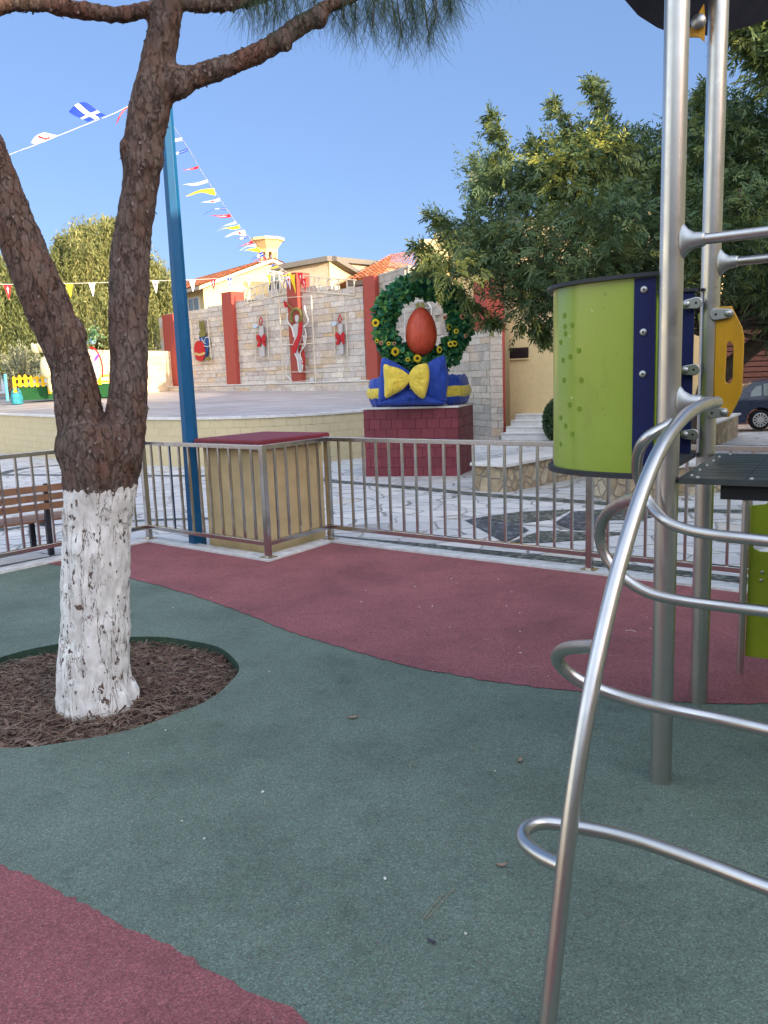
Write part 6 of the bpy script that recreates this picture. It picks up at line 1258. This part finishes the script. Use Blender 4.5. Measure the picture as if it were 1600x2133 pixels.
# ------------------------------------------------------------------ trees
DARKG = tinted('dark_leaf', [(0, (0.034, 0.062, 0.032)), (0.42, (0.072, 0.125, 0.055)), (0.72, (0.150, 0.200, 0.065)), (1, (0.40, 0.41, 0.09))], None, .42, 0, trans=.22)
def inpoly(x, y, P):
    c = False; j = len(P)-1
    for i in range(len(P)):
        if (P[i][1] > y) != (P[j][1] > y) and x < (P[j][0]-P[i][0])*(y-P[i][1])/(P[j][1]-P[i][1]+1e-9)+P[i][0]: c = not c
        j = i
    return c
def edged(x, y, P):
    b = 1e9
    for i in range(len(P)):
        a_ = np.array(P[i-1], float); c_ = np.array(P[i], float); t = np.clip(np.dot([x, y]-a_, c_-a_)/np.dot(c_-a_, c_-a_), 0, 1); b = min(b, np.linalg.norm([x, y]-a_-t*(c_-a_)))
    return b
def crown(par, P, d0, dspread, ncl, nsp, rad, mat, seed, L=.11, wd=.03, rach=.26, nl=5, shoots=(), base=None, tintmu=.45, yel=()):
    rg = np.random.default_rng(seed); cl = []; xs = [p[0] for p in P]; ys = [p[1] for p in P]; tries = 0
    while len(cl) < ncl and tries < 60000:
        tries += 1; x, y = rg.uniform(min(xs), max(xs)), rg.uniform(min(ys), max(ys))
        if not inpoly(x, y, P): continue
        e = edged(x, y, P)
        if e < 14: continue
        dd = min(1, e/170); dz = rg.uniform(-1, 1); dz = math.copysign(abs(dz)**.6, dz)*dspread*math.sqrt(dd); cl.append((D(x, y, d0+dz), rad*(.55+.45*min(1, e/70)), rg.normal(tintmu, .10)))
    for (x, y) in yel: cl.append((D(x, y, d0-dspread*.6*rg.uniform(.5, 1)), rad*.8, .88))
    V = []; T = []
    for c, r, tm_ in cl:
        k = int(nsp*rg.uniform(.6, 1.4)); off = rg.normal(size=(k, 3))*r*np.array([.55, .55, .38]); o_ = c+off; dr = unit(off+np.array([0, 0, .15])+rg.normal(size=(k, 3))*.12)*.8+rg.normal(size=(k, 3))*.35
        v, per = sprays(o_, dr, nl, rach, L, wd, .35, rg); V.append(v); T.append(np.repeat(np.clip(rg.normal(tm_, .13, k), 0, 1), per))
    for sh in shoots:
        c = cr([D(*p, d0-.3) for p in sh], 10); br = MB()
        for i, p in enumerate(c):
            k = 6; o_ = p+rg.normal(size=(k, 3))*.055*(1.6-i/len(c)); t = unit(c[min(i+1, len(c)-1)]-c[max(0, i-1)]) if len(c) > 1 else Z
            dr = t*.5+rg.normal(size=(k, 3))*.7; v, per = sprays(o_, dr, nl, rach*.75, L*.9, wd, .2, rg); V.append(v); T.append(np.repeat(np.clip(rg.normal(.62, .15, k), 0, 1), per))
    V = np.concatenate(V); T = np.concatenate(T); foliage('crown', V, 0, T, mat, par); return cl
def skeleton(par, root, cl, r0, seed, name='trunk', mat=None, nb=40, fork=None, extra=()):
    rg = np.random.default_rng(seed); m = MB(); fork = np.array(fork, float); m.tube(cr([root, (root+fork)/2+A3(rg.normal()*.08, 0, 0), fork], 6), np.linspace(r0, r0*.7, 13), 14)
    for i in rg.choice(len(cl), min(nb, len(cl)), replace=False):
        c = cl[i][0]; midp = fork*.45+c*.55+A3(0, 0, -.10*np.linalg.norm(c-fork)*.3)+rg.normal(size=3)*.12; k = 8; cc_ = cr([fork, fork*.75+midp*.25+A3(0, 0, .1), midp, c], 5); m.tube(cc_, np.linspace(r0*.34, .012, len(cc_)), 6)
    for pts, rs in extra: c_ = cr(pts, 6); m.tube(c_, np.interp(np.linspace(0, len(rs)-1, len(c_)), range(len(rs)), rs), 12)
    return m.build(name, mat or TRUNKM, par, smooth=True)
bigP = [(965, 540), (945, 510), (925, 480), (925, 450), (950, 450), (985, 460), (1000, 425), (1012, 400), (985, 360), (1010, 320), (1040, 345), (1070, 375), (1100, 350), (1090, 300), (1150, 270), (1190, 290), (1230, 270), (1300, 285), (1345, 300), (1390, 265), (1440, 215), (1500, 195), (1580, 200), (1680, 170), (1800, 200), (1900, 300), (1930, 480), (1900, 620), (1800, 690), (1640, 700), (1560, 660), (1480, 690), (1400, 680), (1330, 660), (1230, 680), (1160, 690), (1110, 690), (1080, 655), (1060, 640), (1050, 605), (1020, 572), (985, 558)]
bt = thing('evergreen_tree', 'large dark evergreen tree spreading over the plaza behind the green barrel', 'tree', tuple(GP(1440, 960)*A3(1, 1, 1)))
BD = 15.0
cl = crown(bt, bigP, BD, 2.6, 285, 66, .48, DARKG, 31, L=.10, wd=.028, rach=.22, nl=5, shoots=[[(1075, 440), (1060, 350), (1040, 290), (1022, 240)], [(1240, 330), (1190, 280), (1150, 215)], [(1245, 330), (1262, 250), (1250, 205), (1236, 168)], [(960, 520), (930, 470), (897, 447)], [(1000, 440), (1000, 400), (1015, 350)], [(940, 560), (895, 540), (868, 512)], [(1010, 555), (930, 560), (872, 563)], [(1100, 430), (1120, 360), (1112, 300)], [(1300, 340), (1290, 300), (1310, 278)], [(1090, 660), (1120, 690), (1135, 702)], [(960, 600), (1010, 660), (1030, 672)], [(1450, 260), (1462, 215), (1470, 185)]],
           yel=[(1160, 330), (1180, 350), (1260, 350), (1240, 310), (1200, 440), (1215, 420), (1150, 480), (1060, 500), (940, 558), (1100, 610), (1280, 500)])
rt = GP(1445, 955); skeleton(bt, A3(rt[0], rt[1], pz(rt[1])-.1), [c for c in cl if c[0][0] < 9], .20, 5, nb=46, fork=D(1500, 700, 15.2), extra=[([D(1470, 815, 15.1), D(1520, 765, 15.2), D(1575, 718, 15.3), D(1660, 670, 15.5), D(1800, 600, 15.8)], [.17, .16, .15, .13, .06])])
P_t2 = [(1515, 75), (1560, 55), (1620, 20), (1720, -20), (1850, 0), (1900, 120), (1800, 190), (1680, 175), (1600, 150), (1560, 100)]
bt2 = thing('tall_tree', 'second tree whose sunlit leafy branch hangs in at the top right corner', 'tree', (7.9, 13.0, pz(13)))
cl2 = crown(bt2, P_t2, 13.0, 1.2, 60, 40, .45, DARKG, 77, L=.12, wd=.035, shoots=[[(1620, 60), (1570, 65), (1520, 72)], [(1640, 120), (1600, 105), (1575, 100)]], tintmu=.62)
skeleton(bt2, A3(8.4, 13.2, pz(13)-.1), cl2, .16, 9, nb=18, fork=A3(8.2, 13, 4.6))
# weeping pepper trees behind the stage
PEPP = tinted('weeping_leaf', [(0, (0.075, 0.105, 0.038)), (.5, (0.17, 0.20, 0.070)), (1, (0.38, 0.37, 0.15))], None, .6, 0, trans=.2)
def weeping(label, lobes, base, seed, dens=1.0, mu=.5):
    t = thing('weeping_tree', label, 'tree', tuple(base), 'weeping trees beyond the stage'); rg = np.random.default_rng(seed); V = []; T = []
    top_ = min(l_[1]-l_[4]/l_[2]*1700 for l_ in lobes); xa = min(l_[0]-l_[3]/l_[2]*1700 for l_ in lobes); xb = max(l_[0]+l_[3]/l_[2]*1700 for l_ in lobes)
    extra_ = []
    for l_ in lobes:
        for q_ in range(4):
            an = rg.uniform(.1, 3.04); extra_.append((l_[0]+math.cos(an)*l_[3]/l_[2]*1700*.95, l_[1]-math.sin(an)*l_[4]/l_[2]*1700*.95, l_[2]+rg.uniform(-1, 1), rg.uniform(.25, .6), rg.uniform(.25, .7), 60))
    for (px, py, d, rx, rz, ns) in lobes+extra_:
        c = D(px, py, d); ns = int(ns*dens); a_ = rg.uniform(0, 2*math.pi, ns); u = rg.uniform(-.5, 1, ns); s = np.sqrt(np.clip(1-u**2, 0, 1)); rr_ = rg.uniform(.3, 1.0, ns)**.5*(1+.16*np.sin(a_*5+u*7+px))
        o_ = c+np.stack([rx*s*np.cos(a_)*rr_, rx*s*np.sin(a_)*rr_, rz*u*rr_], 1); out = unit(np.stack([np.cos(a_), np.sin(a_), 0*a_], 1)); ln = rg.uniform(.5, 1.9, ns); tt = np.clip(rg.normal(mu, .2, ns), 0, 1)
        for k in range(11):
            f = (k/10); p = o_+out*(.25*np.sqrt(f))*ln[:, None]*.6; p[:, 2] += .12*ln*math.sin(math.pi*min(1, f*2.2))-ln*f*1.0; p += rg.normal(size=p.shape)*.03
            dd = unit(rg.normal(size=(ns, 3))*.55+np.array([0, 0, -1.0])); sd2 = unit(np.cross(dd, rg.normal(size=(ns, 3)))); V.append(leaf_quads(p, dd, sd2, rg.uniform(.18, .32, ns), .055)); T.append(tt)
    V = np.concatenate(V); T = np.concatenate(T); foliage('crown', V, 0, T, PEPP, t); tk = MB()
    for (px, py, d, rx, rz, ns) in lobes: c = D(px, py, d); cc_ = cr([A3(*base), A3(base[0], base[1], base[2]+2.2), (A3(base[0], base[1], base[2]+3)+c)/2, c], 5); tk.tube(cc_, np.linspace(.24, .04, len(cc_)), 8)
    tk.build('trunk', TRUNKM, t, smooth=True); return t
b = D(215, 740, 46); weeping('tall yellow-green weeping tree seen between the two pine stems', [(195, 540, 46, 2.1, 2.2, 700), (215, 500, 46.5, 1.4, 1.3, 350), (150, 590, 45.5, 1.7, 2.0, 480), (255, 590, 46, 1.9, 2.2, 520), (318, 610, 46.5, 1.15, 2.4, 380), (190, 660, 45, 2.8, 2.4, 800), (290, 680, 45.5, 2.0, 2.0, 480), (130, 550, 47, 1.0, .9, 160)], (b[0], b[1], -.9), 41, 1.5, .55)
b = D(20, 760, 43); weeping('darker weeping tree at the far left behind the olive bush', [(10, 610, 43, 1.9, 2.0, 500), (70, 640, 43.5, 1.5, 1.9, 420), (-60, 620, 43, 2.3, 2.6, 600), (50, 700, 43, 2.2, 1.9, 600), (-40, 710, 43, 2.6, 1.8, 500), (110, 700, 44, 1.3, 1.5, 300)], (b[0], b[1], -.9), 42, 1.4, .32)
# olive bush
ob3 = thing('olive_bush', 'silvery olive bush with upright branches growing behind the picket planter', 'bush', tuple(D(45, 800, 38)))
rg = np.random.default_rng(4); V = []; T = []; tk = MB(); OLV = tinted('olive_leaf', [(0, (0.12, 0.15, 0.085)), (.5, (0.24, 0.27, 0.17)), (1, (0.42, 0.43, 0.30))], None, .6, 0)
for k in range(44):
    r0_ = D(45+rg.normal()*4, 797, 38); a_ = rg.uniform(-1.15, 1.15); Lk = rg.uniform(.9, 1.85)*(1-.3*abs(a_)); e = r0_+A3(math.sin(a_)*Lk*.9, rg.normal()*.5, math.cos(a_)*Lk*.95+.1); c = cr([r0_, (r0_+e)/2+A3(0, 0, -.1), e], 8); tk.tube(c, .012, 4)
    for p in c[4:]: n = 7; o_ = p+rg.normal(size=(n, 3))*.05; dd = unit((e-r0_)+rg.normal(size=(n, 3))*.7); V.append(leaf_quads(o_, dd, unit(np.cross(dd, rg.normal(size=(n, 3)))), .15, .035)); T.append(np.clip(rg.normal(.55, .2, n), 0, 1))
foliage('leaves', np.concatenate(V), 0, np.concatenate(T), OLV, ob3); tk.build('stems', TRUNKM, ob3)
# clipped shrub by the steps
cs_ = thing('round_shrub', 'clipped round dark green shrub beside the white steps', 'shrub', tuple(GP(1155, 921)))
rg = np.random.default_rng(14); n = 6500; c = D(1160, 876, 24.5); o_ = unit(rg.normal(size=(n, 3)))*rg.uniform(.82, 1.03, (n, 1))*np.array([.40, .40, .62])+c; dd = unit((o_-c)+rg.normal(size=(n, 3))*.5); foliage('leaves', leaf_quads(o_, dd, unit(np.cross(dd, rg.normal(size=(n, 3)))), .07, .04), 0, rg.random(n)*.6, DARKG, cs_)
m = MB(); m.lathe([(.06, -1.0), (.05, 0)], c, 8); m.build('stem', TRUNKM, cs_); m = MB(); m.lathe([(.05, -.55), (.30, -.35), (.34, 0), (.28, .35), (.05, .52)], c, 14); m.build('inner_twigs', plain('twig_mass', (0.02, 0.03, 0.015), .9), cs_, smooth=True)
# three unseen evergreens added behind the camera as dark reflections for the steel
def copy_tree(o, parent=None):
    c = o.copy(); COL.objects.link(c); c.parent = parent
    for ch in [q for q in bpy.data.objects if q.parent == o]: copy_tree(ch, c)
    return c
for k, (x, y, rz, lab) in enumerate([(-7.5, -8.5, 2.2, 'dark evergreen tree outside the photo, behind and left of the playground'), (0.0, -11.0, 3.0, 'dark evergreen tree outside the photo, straight behind the playground'), (5.5, -9.0, 4.0, 'dark evergreen tree outside the photo, behind and right of the playground')]):
    c = copy_tree(bt); c.location = (x, y, 0); c.rotation_euler = (0, 0, rz); c['label'] = lab; c['group'] = 'evergreen trees round the plaza'
bt['group'] = 'evergreen trees round the plaza'
# background greenery on the right, beyond the slat fence
hb = thing('hedge_tree', 'bright green leafy tree behind the brown slat fence at the right edge', 'tree', tuple(D(1700, 700, 34)))
cl3 = crown(hb, [(1380, 560), (1500, 540), (1800, 500), (2000, 560), (2000, 700), (1600, 712), (1380, 715)], 33, 1.5, 70, 34, 1.0, tinted('sunny_leaf', [(0, (0.05, 0.10, 0.02)), (1, (0.22, 0.30, 0.05))], None, .5, 0, trans=.2), 51, L=.26, wd=.09, rach=.5, nl=4)
skeleton(hb, A3(*D(1700, 700, 34)[:2], -1), cl3, .2, 3, nb=14, fork=D(1700, 690, 34))
# ------------------------------------------------------------------ tidy helper properties
for o in bpy.data.objects:
    if '_o' in o.keys(): del o['_o']
